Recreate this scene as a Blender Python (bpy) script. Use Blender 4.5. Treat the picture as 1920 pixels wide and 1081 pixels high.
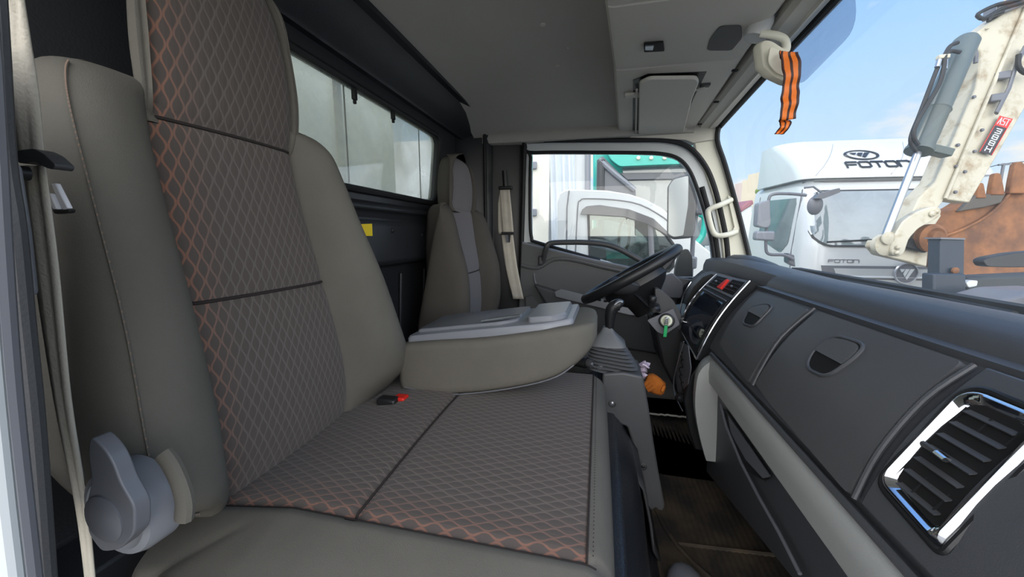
import bpy, math, random
from mathutils import Vector, Matrix
random.seed(7)
for o in list(bpy.data.objects): bpy.data.objects.remove(o)
SC = bpy.context.scene; COL = SC.collection
# ---------------------------------------------------------------- camera
TH, PH, FPX, CZ = math.radians(13), math.radians(8.2), 700.0, 1.75
CAM = Vector((0, 0, CZ))
RT = Vector((math.cos(TH), math.sin(TH), 0))
FWD = Vector((-math.sin(TH)*math.cos(PH), math.cos(TH)*math.cos(PH), -math.sin(PH)))
UPV = RT.cross(FWD)
cd = bpy.data.cameras.new('camera'); cam = bpy.data.objects.new('camera', cd); COL.objects.link(cam)
cd.sensor_fit = 'HORIZONTAL'; cd.sensor_width = 36.0; cd.lens = FPX*36/1920; cd.clip_start = 0.01; cd.clip_end = 1500
cam.matrix_world = Matrix.Translation(CAM) @ Matrix((RT, UPV, -FWD)).transposed().to_4x4()
SC.camera = cam
# ---------------------------------------------------------------- view + world + sun
vs = SC.view_settings; vs.view_transform = 'Standard'; vs.look = 'None'; vs.gamma = 1; vs.exposure = 0.22; vs.use_curve_mapping = False
W = bpy.data.worlds.new('sky'); SC.world = W; W.use_nodes = True
def lin(r, g, b):
    f = lambda v: (v/255/12.92) if v/255 <= .04045 else ((v/255+.055)/1.055)**2.4
    return (f(r), f(g), f(b), 1)
def build_world():
    nt = W.node_tree; N = nt.nodes; L = nt.links; N.clear()
    out = N.new('ShaderNodeOutputWorld'); bg = N.new('ShaderNodeBackground')
    tc = N.new('ShaderNodeTexCoord'); sx = N.new('ShaderNodeSeparateXYZ')
    L.new(tc.outputs['Generated'], sx.inputs[0])
    cr = N.new('ShaderNodeValToRGB'); e = cr.color_ramp.elements
    e[0].position = 0.0; e[0].color = lin(222, 238, 252); e[1].position = .75; e[1].color = lin(120, 175, 250)
    k = e.new(.18); k.color = lin(196, 225, 254); k = e.new(.4); k.color = lin(158, 205, 255)
    L.new(sx.outputs[2], cr.inputs[0])
    # clouds: low bank near the horizon + thin wisps
    mp = N.new('ShaderNodeMapping'); mp.inputs['Scale'].default_value = (1.0, 1.0, 2.6)
    L.new(tc.outputs['Generated'], mp.inputs[0])
    nz = N.new('ShaderNodeTexNoise'); nz.inputs['Scale'].default_value = 3.2; nz.inputs['Detail'].default_value = 8; nz.inputs['Roughness'].default_value = .55
    L.new(mp.outputs[0], nz.inputs[0])
    hz = N.new('ShaderNodeMapRange'); hz.inputs[1].default_value = 0.02; hz.inputs[2].default_value = .34; hz.inputs[3].default_value = .25; hz.inputs[4].default_value = -.12
    L.new(sx.outputs[2], hz.inputs[0])
    ad = N.new('ShaderNodeMath'); ad.operation = 'ADD'; L.new(nz.outputs[0], ad.inputs[0]); L.new(hz.outputs[0], ad.inputs[1])
    cm = N.new('ShaderNodeMapRange'); cm.interpolation_type = 'SMOOTHSTEP'; cm.inputs[1].default_value = .58; cm.inputs[2].default_value = .72
    L.new(ad.outputs[0], cm.inputs[0])
    mx = N.new('ShaderNodeMix'); mx.data_type = 'RGBA'; L.new(cm.outputs[0], mx.inputs['Factor'])
    L.new(cr.outputs[0], mx.inputs['A']); mx.inputs['B'].default_value = (.93, .90, .84, 1)
    # sky behind the camera (-Y) brightened and whitened, added as fill for the cab
    yb = N.new('ShaderNodeMapRange'); yb.interpolation_type = 'SMOOTHSTEP'
    yb.inputs[1].default_value = .15; yb.inputs[2].default_value = -.75; yb.inputs[3].default_value = 1.0; yb.inputs[4].default_value = 3.6
    L.new(sx.outputs[1], yb.inputs[0])
    wh = N.new('ShaderNodeMapRange'); wh.inputs[1].default_value = .1; wh.inputs[2].default_value = -.6; wh.inputs[3].default_value = 0; wh.inputs[4].default_value = .8
    L.new(sx.outputs[1], wh.inputs[0])
    m2 = N.new('ShaderNodeMix'); m2.data_type = 'RGBA'; L.new(wh.outputs[0], m2.inputs['Factor'])
    L.new(mx.outputs['Result'], m2.inputs['A']); m2.inputs['B'].default_value = (1.0, .95, .88, 1)
    L.new(m2.outputs['Result'], bg.inputs[0]); L.new(yb.outputs[0], bg.inputs[1]); L.new(bg.outputs[0], out.inputs[0])
build_world()
sd = bpy.data.lights.new('sun', 'SUN'); so = bpy.data.objects.new('sun', sd); COL.objects.link(so)
sd.energy = 1.7; sd.angle = math.radians(4); sd.color = (1, .93, .82)
so.rotation_euler = Vector((-.62, -.12, .78)).to_track_quat('Z', 'Y').to_euler()   # from over the truck's own cargo box
so.location = (-6, -1, 9)

# ================================================================ helpers
def ray(px, py): return FWD + RT*((px-960)/FPX) - UPV*((py-540.5)/FPX)
def PX(v, px, py): d = ray(px, py); return CAM + d*(v/d.x)
def PY(v, px, py): d = ray(px, py); return CAM + d*(v/d.y)
def PZ(v, px, py): d = ray(px, py); return CAM + d*((v-CZ)/d.z)
def PD(v, px, py): return CAM + ray(px, py)*v
def PN(p, n, px, py): d = ray(px, py); p = Vector(p); n = Vector(n); return CAM + d*((p-CAM).dot(n)/d.dot(n))
V = Vector
def cat(pts, n=6, closed=False):
    P = [Vector(p) for p in pts]; out = []; m = len(P)
    for i in range(m if closed else m-1):
        if closed: a, b, c, d = P[(i-1) % m], P[i], P[(i+1) % m], P[(i+2) % m]
        else: a, b, c, d = P[max(i-1, 0)], P[i], P[i+1], P[min(i+2, m-1)]
        for k in range(n):
            t = k/n
            out.append(.5*((2*b)+(-a+c)*t+(2*a-5*b+4*c-d)*t*t+(-a+3*b-3*c+d)*t**3))
    if not closed: out.append(P[-1])
    return out
def rnd(pts, r, n=5):            # round the corners of a polygon (any dimension)
    P = [Vector(p) for p in pts]; out = []; m = len(P)
    rr = r if isinstance(r, (list, tuple)) else [r]*m
    for i in range(m):
        a, b, c = P[i-1], P[i], P[(i+1) % m]; q = rr[i]
        if q <= 0: out.append(b); continue
        u, w = (a-b), (c-b); qa = min(q, u.length*.49); qc = min(q, w.length*.49)
        s, e = b+u.normalized()*qa, b+w.normalized()*qc
        for k in range(n+1):
            t = k/n; out.append(s*(1-t)**2+b*2*t*(1-t)+e*t*t)
    return out
class G:
    def __init__(s): s.v = []; s.f = []; s.uv = None
    def add(s, vs, fs):
        o = len(s.v); s.v += [Vector(p) for p in vs]; s.f += [tuple(i+o for i in f) for f in fs]; return s
    def box(s, c, d, R=None):
        c = Vector(c); vs = []
        for x in (-.5, .5):
            for y in (-.5, .5):
                for z in (-.5, .5):
                    p = Vector((x*d[0], y*d[1], z*d[2])); vs.append(c+(R @ p if R else p))
        return s.add(vs, [(0,1,3,2),(4,6,7,5),(0,4,5,1),(2,3,7,6),(0,2,6,4),(1,5,7,3)])
    def prism(s, pts, vec):
        n = len(pts); vec = Vector(vec); a = [Vector(p) for p in pts]
        return s.add(a+[p+vec for p in a], [tuple(range(n))[::-1], tuple(range(n, 2*n))]+[(i, (i+1) % n, n+(i+1) % n, n+i) for i in range(n)])
    def rings(s, R, closed=True, caps=True, loop=False):
        n = len(R[0]); m = len(R); vs = [p for r in R for p in r]; fs = []
        for i in range(m if loop else m-1):
            for j in range(n if closed else n-1):
                i2 = (i+1) % m; j2 = (j+1) % n
                fs.append((i*n+j, i*n+j2, i2*n+j2, i2*n+j))
        if caps and closed and not loop: fs += [tuple(range(n))[::-1], tuple(range((m-1)*n, m*n))]
        return s.add(vs, fs)
    def tube(s, pts, r, seg=10, closed=False, flat=None, up=None, caps=True):
        P = [Vector(p) for p in pts]; n = len(P); R = []
        prev = Vector(up) if up is not None else None
        for i in range(n):
            if closed: t = P[(i+1) % n]-P[i-1]
            else: t = P[min(i+1, n-1)]-P[max(i-1, 0)]
            if t.length < 1e-9: t = Vector((0,0,1))
            t.normalize()
            if prev is None: prev = Vector((0,0,1)) if abs(t.z) < .9 else Vector((1,0,0))
            b = Vector(up) if up is not None else prev
            nn = b-t*b.dot(t)
            if nn.length < 1e-6: nn = t.orthogonal()
            nn.normalize(); prev = nn; bb = t.cross(nn)
            ri = r[i] if isinstance(r, (list, tuple)) else r
            ra, rb = (ri, ri) if flat is None else (ri*flat[0], ri*flat[1])
            R.append([P[i]+nn*math.cos(2*math.pi*k/seg)*ra+bb*math.sin(2*math.pi*k/seg)*rb for k in range(seg)])
        return s.rings(R, True, caps and not closed, closed)
    def lathe(s, o, ax, prof, seg=24, caps=True):
        o = Vector(o); ax = Vector(ax).normalized(); a = ax.orthogonal().normalized(); b = ax.cross(a)
        return s.rings([[o+ax*h+(a*math.cos(2*math.pi*k/seg)+b*math.sin(2*math.pi*k/seg))*r for k in range(seg)] for r, h in prof], True, caps)
    def ball(s, c, r, seg=14):
        c = Vector(c); r = (r, r, r) if not isinstance(r, (tuple, list)) else r; R = []
        for i in range(1, seg):
            th = math.pi*i/seg
            R.append([c+Vector((r[0]*math.sin(th)*math.cos(2*math.pi*k/seg), r[1]*math.sin(th)*math.sin(2*math.pi*k/seg), r[2]*math.cos(th))) for k in range(seg)])
        return s.rings(R)
    def grid(s, rows): return s.rings(rows, False, False)
    def ribbon(s, pts, wv, th, seg=1):         # flat strap; wv = half width vectors (one or list)
        R = []
        for i, p in enumerate(pts):
            p = Vector(p); w = Vector(wv[i]) if isinstance(wv, list) else Vector(wv)
            t = Vector(pts[min(i+1, len(pts)-1)])-Vector(pts[max(i-1, 0)]); n = t.cross(w).normalized()*th/2
            R.append([p-w-n, p+w-n, p+w+n, p-w+n])
        return s.rings(R)
def poly_clip(poly, v):          # u-interval of a convex polygon at height v
    us = []
    n = len(poly)
    for i in range(n):
        a, b = poly[i], poly[(i+1) % n]
        if (a[1]-v)*(b[1]-v) <= 0 and abs(a[1]-b[1]) > 1e-9:
            t = (v-a[1])/(b[1]-a[1]); us.append(a[0]+t*(b[0]-a[0]))
    return (min(us), max(us)) if us else (0, 0)
def patch(poly, fn, h, nu=12, nv=12, g=None):   # raised closed patch on surface fn(u,v,w)
    g = g or G(); vs = [p[1] for p in poly]; v0, v1 = min(vs), max(vs); rows = []
    for j in range(nv+1):
        t = j/nv; t = .5-.5*math.cos(math.pi*t); v = v0+(v1-v0)*(.002+.996*t); a, b = poly_clip(poly, v)
        rows.append([(a+(b-a)*i/nu, v) for i in range(nu+1)])
    top = [[fn(u, v, h) for u, v in r] for r in rows]; bot = [[fn(u, v, 0) for u, v in r] for r in rows]
    R = [t+b[::-1] for t, b in zip(top, bot)]
    g.rings(R, True, True); return g
def wloc(o):
    l = Vector((0,0,0))
    while o: l += o.location; o = o.parent
    return l
def O(name, g, mat, parent=None, smooth=35, bevel=0, sub=0, solid=0, bseg=2, loc=None, mats=None, midx=None, recalc=True):
    me = bpy.data.meshes.new(name); off = wloc(parent) if parent else Vector((0,0,0))
    base = Vector((0,0,0))
    if not parent:
        xs = [p.x for p in g.v]; ys = [p.y for p in g.v]; zs = [p.z for p in g.v]
        base = Vector(loc) if loc else Vector(((min(xs)+max(xs))/2, (min(ys)+max(ys))/2, min(zs)))
    me.from_pydata([p-off-base for p in g.v], [], g.f); 
    me.materials.append(mat)
    if mats:
        for m in mats: me.materials.append(m)
    if midx: me.polygons.foreach_set('material_index', midx)
    if recalc:
        import bmesh
        bm = bmesh.new(); bm.from_mesh(me); bmesh.ops.recalc_face_normals(bm, faces=bm.faces); bm.to_mesh(me); bm.free()
    if smooth:
        me.polygons.foreach_set('use_smooth', [True]*len(me.polygons)); me.set_sharp_from_angle(angle=math.radians(smooth))
    o = bpy.data.objects.new(name, me); COL.objects.link(o); o.location = base
    if parent: o.parent = parent
    if solid:
        m = o.modifiers.new('s', 'SOLIDIFY'); m.thickness = solid; m.offset = 0
    if bevel:
        m = o.modifiers.new('b', 'BEVEL'); m.width = bevel; m.segments = bseg; m.limit_method = 'ANGLE'; m.angle_limit = math.radians(35)
        m.harden_normals = False
    if sub:
        m = o.modifiers.new('d', 'SUBSURF'); m.levels = sub; m.render_levels = sub
    return o
def tag(o, label=None, cat=None, group=None, kind=None):
    if label: o['label'] = label
    if cat: o['category'] = cat
    if group: o['group'] = group
    if kind: o['kind'] = kind
    return o
def thing(name, label, cat, loc, group=None, kind=None):
    o = bpy.data.objects.new(name, None); COL.objects.link(o); o.location = loc; o.empty_display_size = .05
    return tag(o, label, cat, group, kind)
def struct(name, loc=(0,0,0)): return thing(name, None, None, loc, None, 'structure')

# ================================================================ materials
def mat(name, col, rough=.5, metal=0, bump=0, bscale=200, var=0, vscale=8, spec=.5, coat=0, col2=None, vthr=None, det=3, alpha=None, stretch=None):
    m = bpy.data.materials.new(name); m.use_nodes = True; nt = m.node_tree; b = nt.nodes['Principled BSDF']
    c = lin(*col); b.inputs['Base Color'].default_value = c; b.inputs['Roughness'].default_value = rough; b.inputs['Metallic'].default_value = metal
    b.inputs['Specular IOR Level'].default_value = spec
    if coat: b.inputs['Coat Weight'].default_value = coat; b.inputs['Coat Roughness'].default_value = .06
    tc = nt.nodes.new('ShaderNodeTexCoord'); src = tc.outputs['Object']
    if stretch:
        mp = nt.nodes.new('ShaderNodeMapping'); mp.inputs['Scale'].default_value = stretch; nt.links.new(src, mp.inputs[0]); src = mp.outputs[0]
    if var or col2:
        nz = nt.nodes.new('ShaderNodeTexNoise'); nz.inputs['Scale'].default_value = vscale; nz.inputs['Detail'].default_value = det+3; nz.inputs['Roughness'].default_value = .62
        nt.links.new(src, nz.inputs[0])
        mx = nt.nodes.new('ShaderNodeMix'); mx.data_type = 'RGBA'
        lo, hi = vthr or (.3, .7)
        mr = nt.nodes.new('ShaderNodeMapRange'); mr.inputs[1].default_value = lo; mr.inputs[2].default_value = hi; nt.links.new(nz.outputs[0], mr.inputs[0]); nt.links.new(mr.outputs[0], mx.inputs['Factor'])
        if col2: mx.inputs['A'].default_value = c; mx.inputs['B'].default_value = lin(*col2)
        else:
            mx.inputs['A'].default_value = tuple(v*(1-var) for v in c[:3])+(1,); mx.inputs['B'].default_value = tuple(min(1, v*(1+var)) for v in c[:3])+(1,)
        nt.links.new(mx.outputs['Result'], b.inputs['Base Color'])
    if bump:
        n2 = nt.nodes.new('ShaderNodeTexNoise'); n2.inputs['Scale'].default_value = bscale; n2.inputs['Detail'].default_value = det
        nt.links.new(src, n2.inputs[0]); bp = nt.nodes.new('ShaderNodeBump'); bp.inputs['Strength'].default_value = bump; bp.inputs['Distance'].default_value = .001
        nt.links.new(n2.outputs[0], bp.inputs['Height']); nt.links.new(bp.outputs[0], b.inputs['Normal'])
    return m
def glass(name, tint=(1,1,1), refl=.08, haze=0, hcol=(200,205,200), rough=.01, haze_noise=False):
    m = bpy.data.materials.new(name); m.use_nodes = True; nt = m.node_tree; N = nt.nodes; L = nt.links; N.clear()
    out = N.new('ShaderNodeOutputMaterial'); tr = N.new('ShaderNodeBsdfTransparent'); tr.inputs[0].default_value = tuple(tint)+(1,)
    gl = N.new('ShaderNodeBsdfGlossy'); gl.inputs['Roughness'].default_value = rough; df = N.new('ShaderNodeBsdfDiffuse'); df.inputs[0].default_value = lin(*hcol)
    m1 = N.new('ShaderNodeMixShader'); m2 = N.new('ShaderNodeMixShader'); m1.inputs[0].default_value = haze; m2.inputs[0].default_value = refl
    if haze_noise:
        tc = N.new('ShaderNodeTexCoord'); nz = N.new('ShaderNodeTexNoise'); nz.inputs['Scale'].default_value = 5; nz.inputs['Detail'].default_value = 6
        mr = N.new('ShaderNodeMapRange'); mr.inputs[1].default_value = .3; mr.inputs[2].default_value = .75; mr.inputs[3].default_value = haze*.6; mr.inputs[4].default_value = haze*1.6
        L.new(tc.outputs['Object'], nz.inputs[0]); L.new(nz.outputs[0], mr.inputs[0]); L.new(mr.outputs[0], m1.inputs[0])
    tl = N.new('ShaderNodeBsdfTranslucent'); tl.inputs[0].default_value = lin(*hcol); mh = N.new('ShaderNodeMixShader'); mh.inputs[0].default_value = .65
    L.new(df.outputs[0], mh.inputs[1]); L.new(tl.outputs[0], mh.inputs[2])
    L.new(tr.outputs[0], m1.inputs[1]); L.new(mh.outputs[0], m1.inputs[2]); L.new(m1.outputs[0], m2.inputs[1]); L.new(gl.outputs[0], m2.inputs[2]); L.new(m2.outputs[0], out.inputs[0])
    return m
def weave(name, base, line_a, line_b, edge0, edge1, p=.0125, q=.036, amp=.36):
    """ogee net of stitched lines; UV.x = metres across, UV.y = metres along"""
    m = bpy.data.materials.new(name); m.use_nodes = True; nt = m.node_tree; N = nt.nodes; L = nt.links; b = N['Principled BSDF']
    b.inputs['Roughness'].default_value = .9; b.inputs['Specular IOR Level'].default_value = .2
    b.inputs['Sheen Weight'].default_value = .15
    uv = N.new('ShaderNodeUVMap'); sp = N.new('ShaderNodeSeparateXYZ'); L.new(uv.outputs[0], sp.inputs[0])
    def M(op, a, c=None):
        n = N.new('ShaderNodeMath'); n.operation = op
        for i, x in enumerate((a, c)):
            if x is None: continue
            if isinstance(x, (int, float)): n.inputs[i].default_value = x
            else: L.new(x, n.inputs[i])
        return n.outputs[0]
    t = M('DIVIDE', sp.outputs[0], p); s = M('MULTIPLY', M('SINE', M('MULTIPLY', sp.outputs[1], 2*math.pi/q)), amp)
    def dist(sign, off):
        x = M('ADD', t, M('MULTIPLY', s, sign)); x = M('ADD', x, off)
        return M('MULTIPLY', M('ABSOLUTE', M('SUBTRACT', M('FRACT', M('MULTIPLY', x, .5)), .5)), 2.0)
    d = M('MINIMUM', dist(1, 0), dist(-1, 1))
    ln = N.new('ShaderNodeMapRange'); ln.interpolation_type = 'SMOOTHSTEP'; ln.inputs[1].default_value = .24; ln.inputs[2].default_value = .08
    L.new(d, ln.inputs[0])
    nz = N.new('ShaderNodeTexNoise'); nz.inputs['Scale'].default_value = 900; tc = N.new('ShaderNodeTexCoord'); L.new(tc.outputs['Object'], nz.inputs[0])
    ed = N.new('ShaderNodeMapRange'); ed.inputs[1].default_value = edge0; ed.inputs[2].default_value = edge1; L.new(sp.outputs[0], ed.inputs[0])
    lc = N.new('ShaderNodeMix'); lc.data_type = 'RGBA'; L.new(ed.outputs[0], lc.inputs['Factor']); lc.inputs['A'].default_value = lin(*line_a); lc.inputs['B'].default_value = lin(*line_b)
    mx = N.new('ShaderNodeMix'); mx.data_type = 'RGBA'; L.new(M('MULTIPLY', ln.outputs[0], M('ADD', .45, M('MULTIPLY', nz.outputs[0], .9))), mx.inputs['Factor'])
    mx.inputs['A'].default_value = lin(*base); L.new(lc.outputs['Result'], mx.inputs['B']); L.new(mx.outputs['Result'], b.inputs['Base Color'])
    bp = N.new('ShaderNodeBump'); bp.inputs['Strength'].default_value = .45; bp.inputs['Distance'].default_value = .0012
    L.new(M('SUBTRACT', d, M('MULTIPLY', nz.outputs[0], .12)), bp.inputs['Height']); L.new(bp.outputs[0], b.inputs['Normal'])
    return m
M_fab = mat('seat fabric olive grey', (104,101,94), .92, bump=.5, bscale=900, var=.08, vscale=6, spec=.15)
M_weave = weave('woven seat fabric', (87,80,76), (142,102,85), (106,99,95), .412, .47, .0090, .038, .36)
M_weave2 = weave('woven seat fabric cushion', (84,77,73), (130,94,80), (108,98,93), .44, .51, .0090, .038, .36)
M_weave3 = weave('woven driver seat fabric', (104,101,103), (124,120,122), (124,120,122), .4, .5, .008, .03)
M_fab2 = mat('driver seat fabric', (84,80,75), .92, bump=.5, bscale=900, var=.08, vscale=6, spec=.15)
M_boot = mat('pleated rubber', (100,102,104), .5)
M_seam = mat('seam thread', (42,36,34), .9)
M_stitch = mat('stitch thread', (132,112,98), .9)
M_dark = mat('dark grey plastic', (66,67,69), .5, bump=.25, bscale=500)
M_dash = mat('dash black plastic', (74,76,80), .47, bump=.35, bscale=700, var=.05)
M_dash2 = mat('dash lid plastic', (82,83,85), .46, bump=.3, bscale=700, var=.05)
M_black = mat('black plastic', (30,31,33), .42, bump=.15, bscale=400)
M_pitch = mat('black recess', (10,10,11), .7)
M_rub = mat('black rubber seal', (22,23,25), .6, bump=.2, bscale=300)
M_wallb = mat('black rear wall trim', (40,42,46), .45, bump=.4, bscale=260)
M_head = mat('headliner grey', (184,181,173), .95, bump=.35, bscale=500, var=.04, vscale=3)
M_cons = mat('overhead console grey', (206,203,192), .7, bump=.2, bscale=500)
M_grey = mat('light grey trim', (158,160,158), .55, bump=.4, bscale=900)
M_slate = mat('slate grey plastic', (104,106,112), .38)
M_slate2 = mat('silver grey plastic', (128,131,138), .32)
M_cream = mat('cream plastic', (226,224,206), .5)
M_door = mat('door panel plastic', (88,89,90), .55, bump=.3, bscale=500)
M_chrome = mat('chrome', (230,232,236), .08, metal=1)
M_satin = mat('satin silver', (170,174,180), .3, metal=.8)
M_white = mat('white paint', (204,208,208), .3, coat=.4)
M_paint = mat('grey white door paint', (206,211,212), .35, coat=.3)
M_web = mat('belt webbing', (200,194,180), .8, bump=.6, bscale=300, var=.1, vscale=12)
M_mat = mat('dirty rubber floor mat', (46,42,38), .75, bump=.5, bscale=60, col2=(92,78,60), vscale=9, vthr=(.42,.75))
M_hump = mat('black vinyl engine cover', (40,42,46), .28, bump=.8, bscale=220)
M_screen = mat('screen glass', (20,26,36), .06, coat=1)
M_red = mat('red plastic', (214,40,30), .4)
M_yel = mat('yellow sticker', (246,214,20), .5)
M_glass = glass('window glass', (.98,.99,.985), .022, .03)
M_ws = glass('windscreen glass', (.97,.98,.98), .045, .07, haze_noise=True)  # haze layer paints in the pale veil of reflections on the glass
M_rear = glass('milky rear glass', (.95,.96,.93), .10, .42, (236,238,224), .03, haze_noise=True)  # haze carries both the frosting and a painted pale reflection of outside
M_tglass = glass('dark vehicle glass', (.35,.42,.42), .45, .05)
def m_stripes():
    m = bpy.data.materials.new('orange and black ribbon'); m.use_nodes = True; nt = m.node_tree; N = nt.nodes; L = nt.links; b = N['Principled BSDF']
    b.inputs['Roughness'].default_value = .55
    uv = N.new('ShaderNodeUVMap'); sp = N.new('ShaderNodeSeparateXYZ'); L.new(uv.outputs[0], sp.inputs[0])
    cr = N.new('ShaderNodeValToRGB'); cr.color_ramp.interpolation = 'CONSTANT'; e = cr.color_ramp.elements
    o, k = lin(236,120,28), lin(58,26,22); seq = [(0, k), (.13, o), (.42, k), (.57, o), (.83, k)]
    e[0].position = 0; e[0].color = k; e[1].position = .13; e[1].color = o
    for p, c in seq[2:]: x = e.new(p); x.color = c
    L.new(sp.outputs[0], cr.inputs[0]); L.new(cr.outputs[0], b.inputs['Base Color']); return m
M_rib = m_stripes()
def set_uv(o, f):      # f(world-space vertex, loop vertex index) -> (u, v)
    me = o.data; uv = me.uv_layers.new(name='UVMap'); w = wloc(o)
    for l in me.loops: uv.data[l.index].uv = f(me.vertices[l.vertex_index].co+w, l.vertex_index)
# ================================================================ CAB SHELL (structure)
def star(c, ang, poly):          # distance from c to convex polygon along angle
    d = Vector((math.cos(ang), math.sin(ang))); best = 0
    for i in range(len(poly)):
        a, b = Vector(poly[i][:2])-Vector(c), Vector(poly[(i+1) % len(poly)][:2])-Vector(c); e = b-a
        den = d.x*e.y-d.y*e.x
        if abs(den) < 1e-12: continue
        t = (a.x*e.y-a.y*e.x)/den; s = (a.x*d.y-a.y*d.x)/den
        if t > 0 and -1e-6 <= s <= 1+1e-6: best = max(best, t)
    return Vector(c)+d*best
def holed(outer, inner, c, fn, th, n=96):   # plate with a hole; fn maps 2d -> 3d, th = thickness vector
    angs = sorted([2*math.pi*k/n for k in range(n)]+[math.atan2(p[1]-c[1], p[0]-c[0]) % (2*math.pi) for p in outer])
    R = []; th = Vector(th)
    for a in angs:
        po, pi = star(c, a, outer), star(c, a, inner); A, B = fn(po.x, po.y), fn(pi.x, pi.y)
        R.append([A, B, B+th, A+th])
    g = G(); g.rings(R, True, False, True); return g
# --- rear wall
XB = -.72
wb = struct('wall_back', (XB, 1.05, .9))
win = rnd([(.54,1.886),(1.58,1.886),(1.645,2.185),(.57,2.185)], [.05,.06,.05,.05], 6)
O('upper_panel', holed([(-.02,1.855),(1.86,1.855),(1.86,2.235),(-.02,2.235)], win, (1.0,2.03), lambda y, z: V((XB, y, z)), (-.03,0,0)), M_wallb, wb)
prof = [(-.60,2.335),(-.625,2.335),(-.665,2.262),(-.695,2.245),(-.70,2.235),(-.72,2.235)]
O('header_rail', G().rings([[V((x, y, z)) for x, z in prof+[(-.76,2.235),(-.76,2.36),(-.6,2.36)]] for y in (-.02, .6, 1.2, 2.06)]), M_wallb, wb)
prof = [(-.72,1.857),(-.712,1.855),(-.692,1.842),(-.69,1.83),(-.705,1.822),(-.715,1.80),(-.706,1.79),(-.702,1.775),(-.704,1.66),(-.715,1.645),(-.75,1.635),(-.762,1.60),(-.768,1.34),(-.755,1.30),(-.70,1.275),(-.69,1.27),(-.69,1.0),(-.78,1.0),(-.79,1.86)]
O('lower_panel', G().rings([[V((x, y, z)) for x, z in prof] for y in (-.02, .6, 1.2, 1.86)]), M_wallb, wb, bevel=.004)
for k in range(3):
    y = 1.12+.2*k
    O('pressed_rib', G().tube(cat([(-.762, y, 1.33), (-.759, y+.004, 1.45), (-.752, y+.008, 1.60)], 5), .012, 8, flat=(.5, 1)), M_wallb, wb)
for px, py in ((735,432),(792,440)):
    p = PX(-.703, px, py); O('push_fastener', G().lathe(p, (1,0,0), [(.009,0),(.008,.004),(.004,.006)], 14), M_black, wb)
# corner post between rear wall and driver door
prof = [(-.72,1.84),(-.712,1.90),(-.66,1.965),(-.62,1.985),(-.605,1.99),(-.60,1.975),(-.585,1.985),(-.57,2.01),(-.43,2.03),(-.415,2.04),(-.40,2.06),(-.40,2.11),(-.79,2.11),(-.79,1.84)]
w2 = struct('wall_corner', (-.55, 2.0, .9))
O('corner_panel', G().rings([[V((x, y, z)) for x, y in prof] for z in (.95, 1.5, 2.0, 2.36)]), M_black, w2, bevel=.003)
O('corner_ridge', G().tube([(-.603,1.978,1.2),(-.603,1.978,1.8),(-.605,1.975,2.30)], .009, 8), M_rub, w2)
# rear window
w = struct('window_1', (XB, 1.0, 1.88))
O('rubber_seal', G().tube([V((XB+.006, y, z)) for y, z in win], .011, 8, closed=True), M_rub, w)
O('pane', G().prism([V((XB-.018, y, z)) for y, z in win], (-.004,0,0)), M_rear, w, smooth=0)
for px, py, h in ((662,176,.035),(735,216,.03)):
    p = PX(XB, px, py); O('glass_clip', G().box((XB+.004, p.y, p.z), (.012,.016,h)).box((XB+.004, p.y, p.z-h/2-.005), (.010,.008,.012)), M_rub, w, bevel=.003)
for yy in (1.02, 1.49):
    O('slider_edge', G().box((XB-.02, yy, 2.035), (.003,.003,.29)), M_black, w)
# --- ceiling
cl = struct('ceiling', (0, 1.05, 2.3))
def ceil_prof(y):
    e = max(0, (y-1.62)/.42); d = .10*e**2.2; e2 = max(0, (.3-y)/.4); d += .06*e2**2
    dome = .012*math.sin(max(0, min(1, y/2))*math.pi)
    return [V((x, y, z+dome-d*(1 if z > 2.3 else .6))) for x, z in ((-.66,2.318),(-.58,2.345),(-.45,2.352),(-.2,2.352),(-.05,2.352),(.03,2.350),(.5,2.350))]
ys = [-.03+.1*k for k in range(20)]+[1.94, 1.98, 2.02, 2.05]
O('headliner', G().grid([ceil_prof(y) for y in ys]), M_head, cl, solid=0, smooth=60)
O('roof_shell', G().box((-.19, 1.0, 2.44), (1.22, 2.2, .03)), M_white, cl)
for px, py, r in ((1018,58,.008),(1045,132,.008),(1064,100,.004),(1105,243,.007),(1030,243,.005)):
    p = PZ(2.345, px, py) if py < 200 else PY(2.0, px, py-0)
    ax = (0,0,-1) if py < 200 else (0,-1,0)
    if py < 200: p.z = 2.362
    O('trim_clip', G().lathe(p+V(ax)*.0, ax, [(r,-.01),(r,.0015),(r*.6,.003)], 14), M_cons, cl)
# rail above driver's door window (headliner lip)
g = G(); pr_ = [(2.02,2.30),(1.985,2.275),(1.98,2.25),(1.985,2.228),(2.0,2.222),(2.05,2.222),(2.05,2.33)]
g.rings([[V((x, y, z)) for y, z in pr_] for x in (-.62,-.3,.1,.42)]); O('door_header_lip', g, M_head, cl, smooth=50)
g = G(); pr_ = [(2.04,2.36),(1.995,2.33),(1.985,2.27),(2.06,2.27)]
g.rings([[V((x, y, z)) for y, z in pr_] for x in (-.7,-.3,.1,.5)]); O('door_header_cove', g, M_head, cl)
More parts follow.
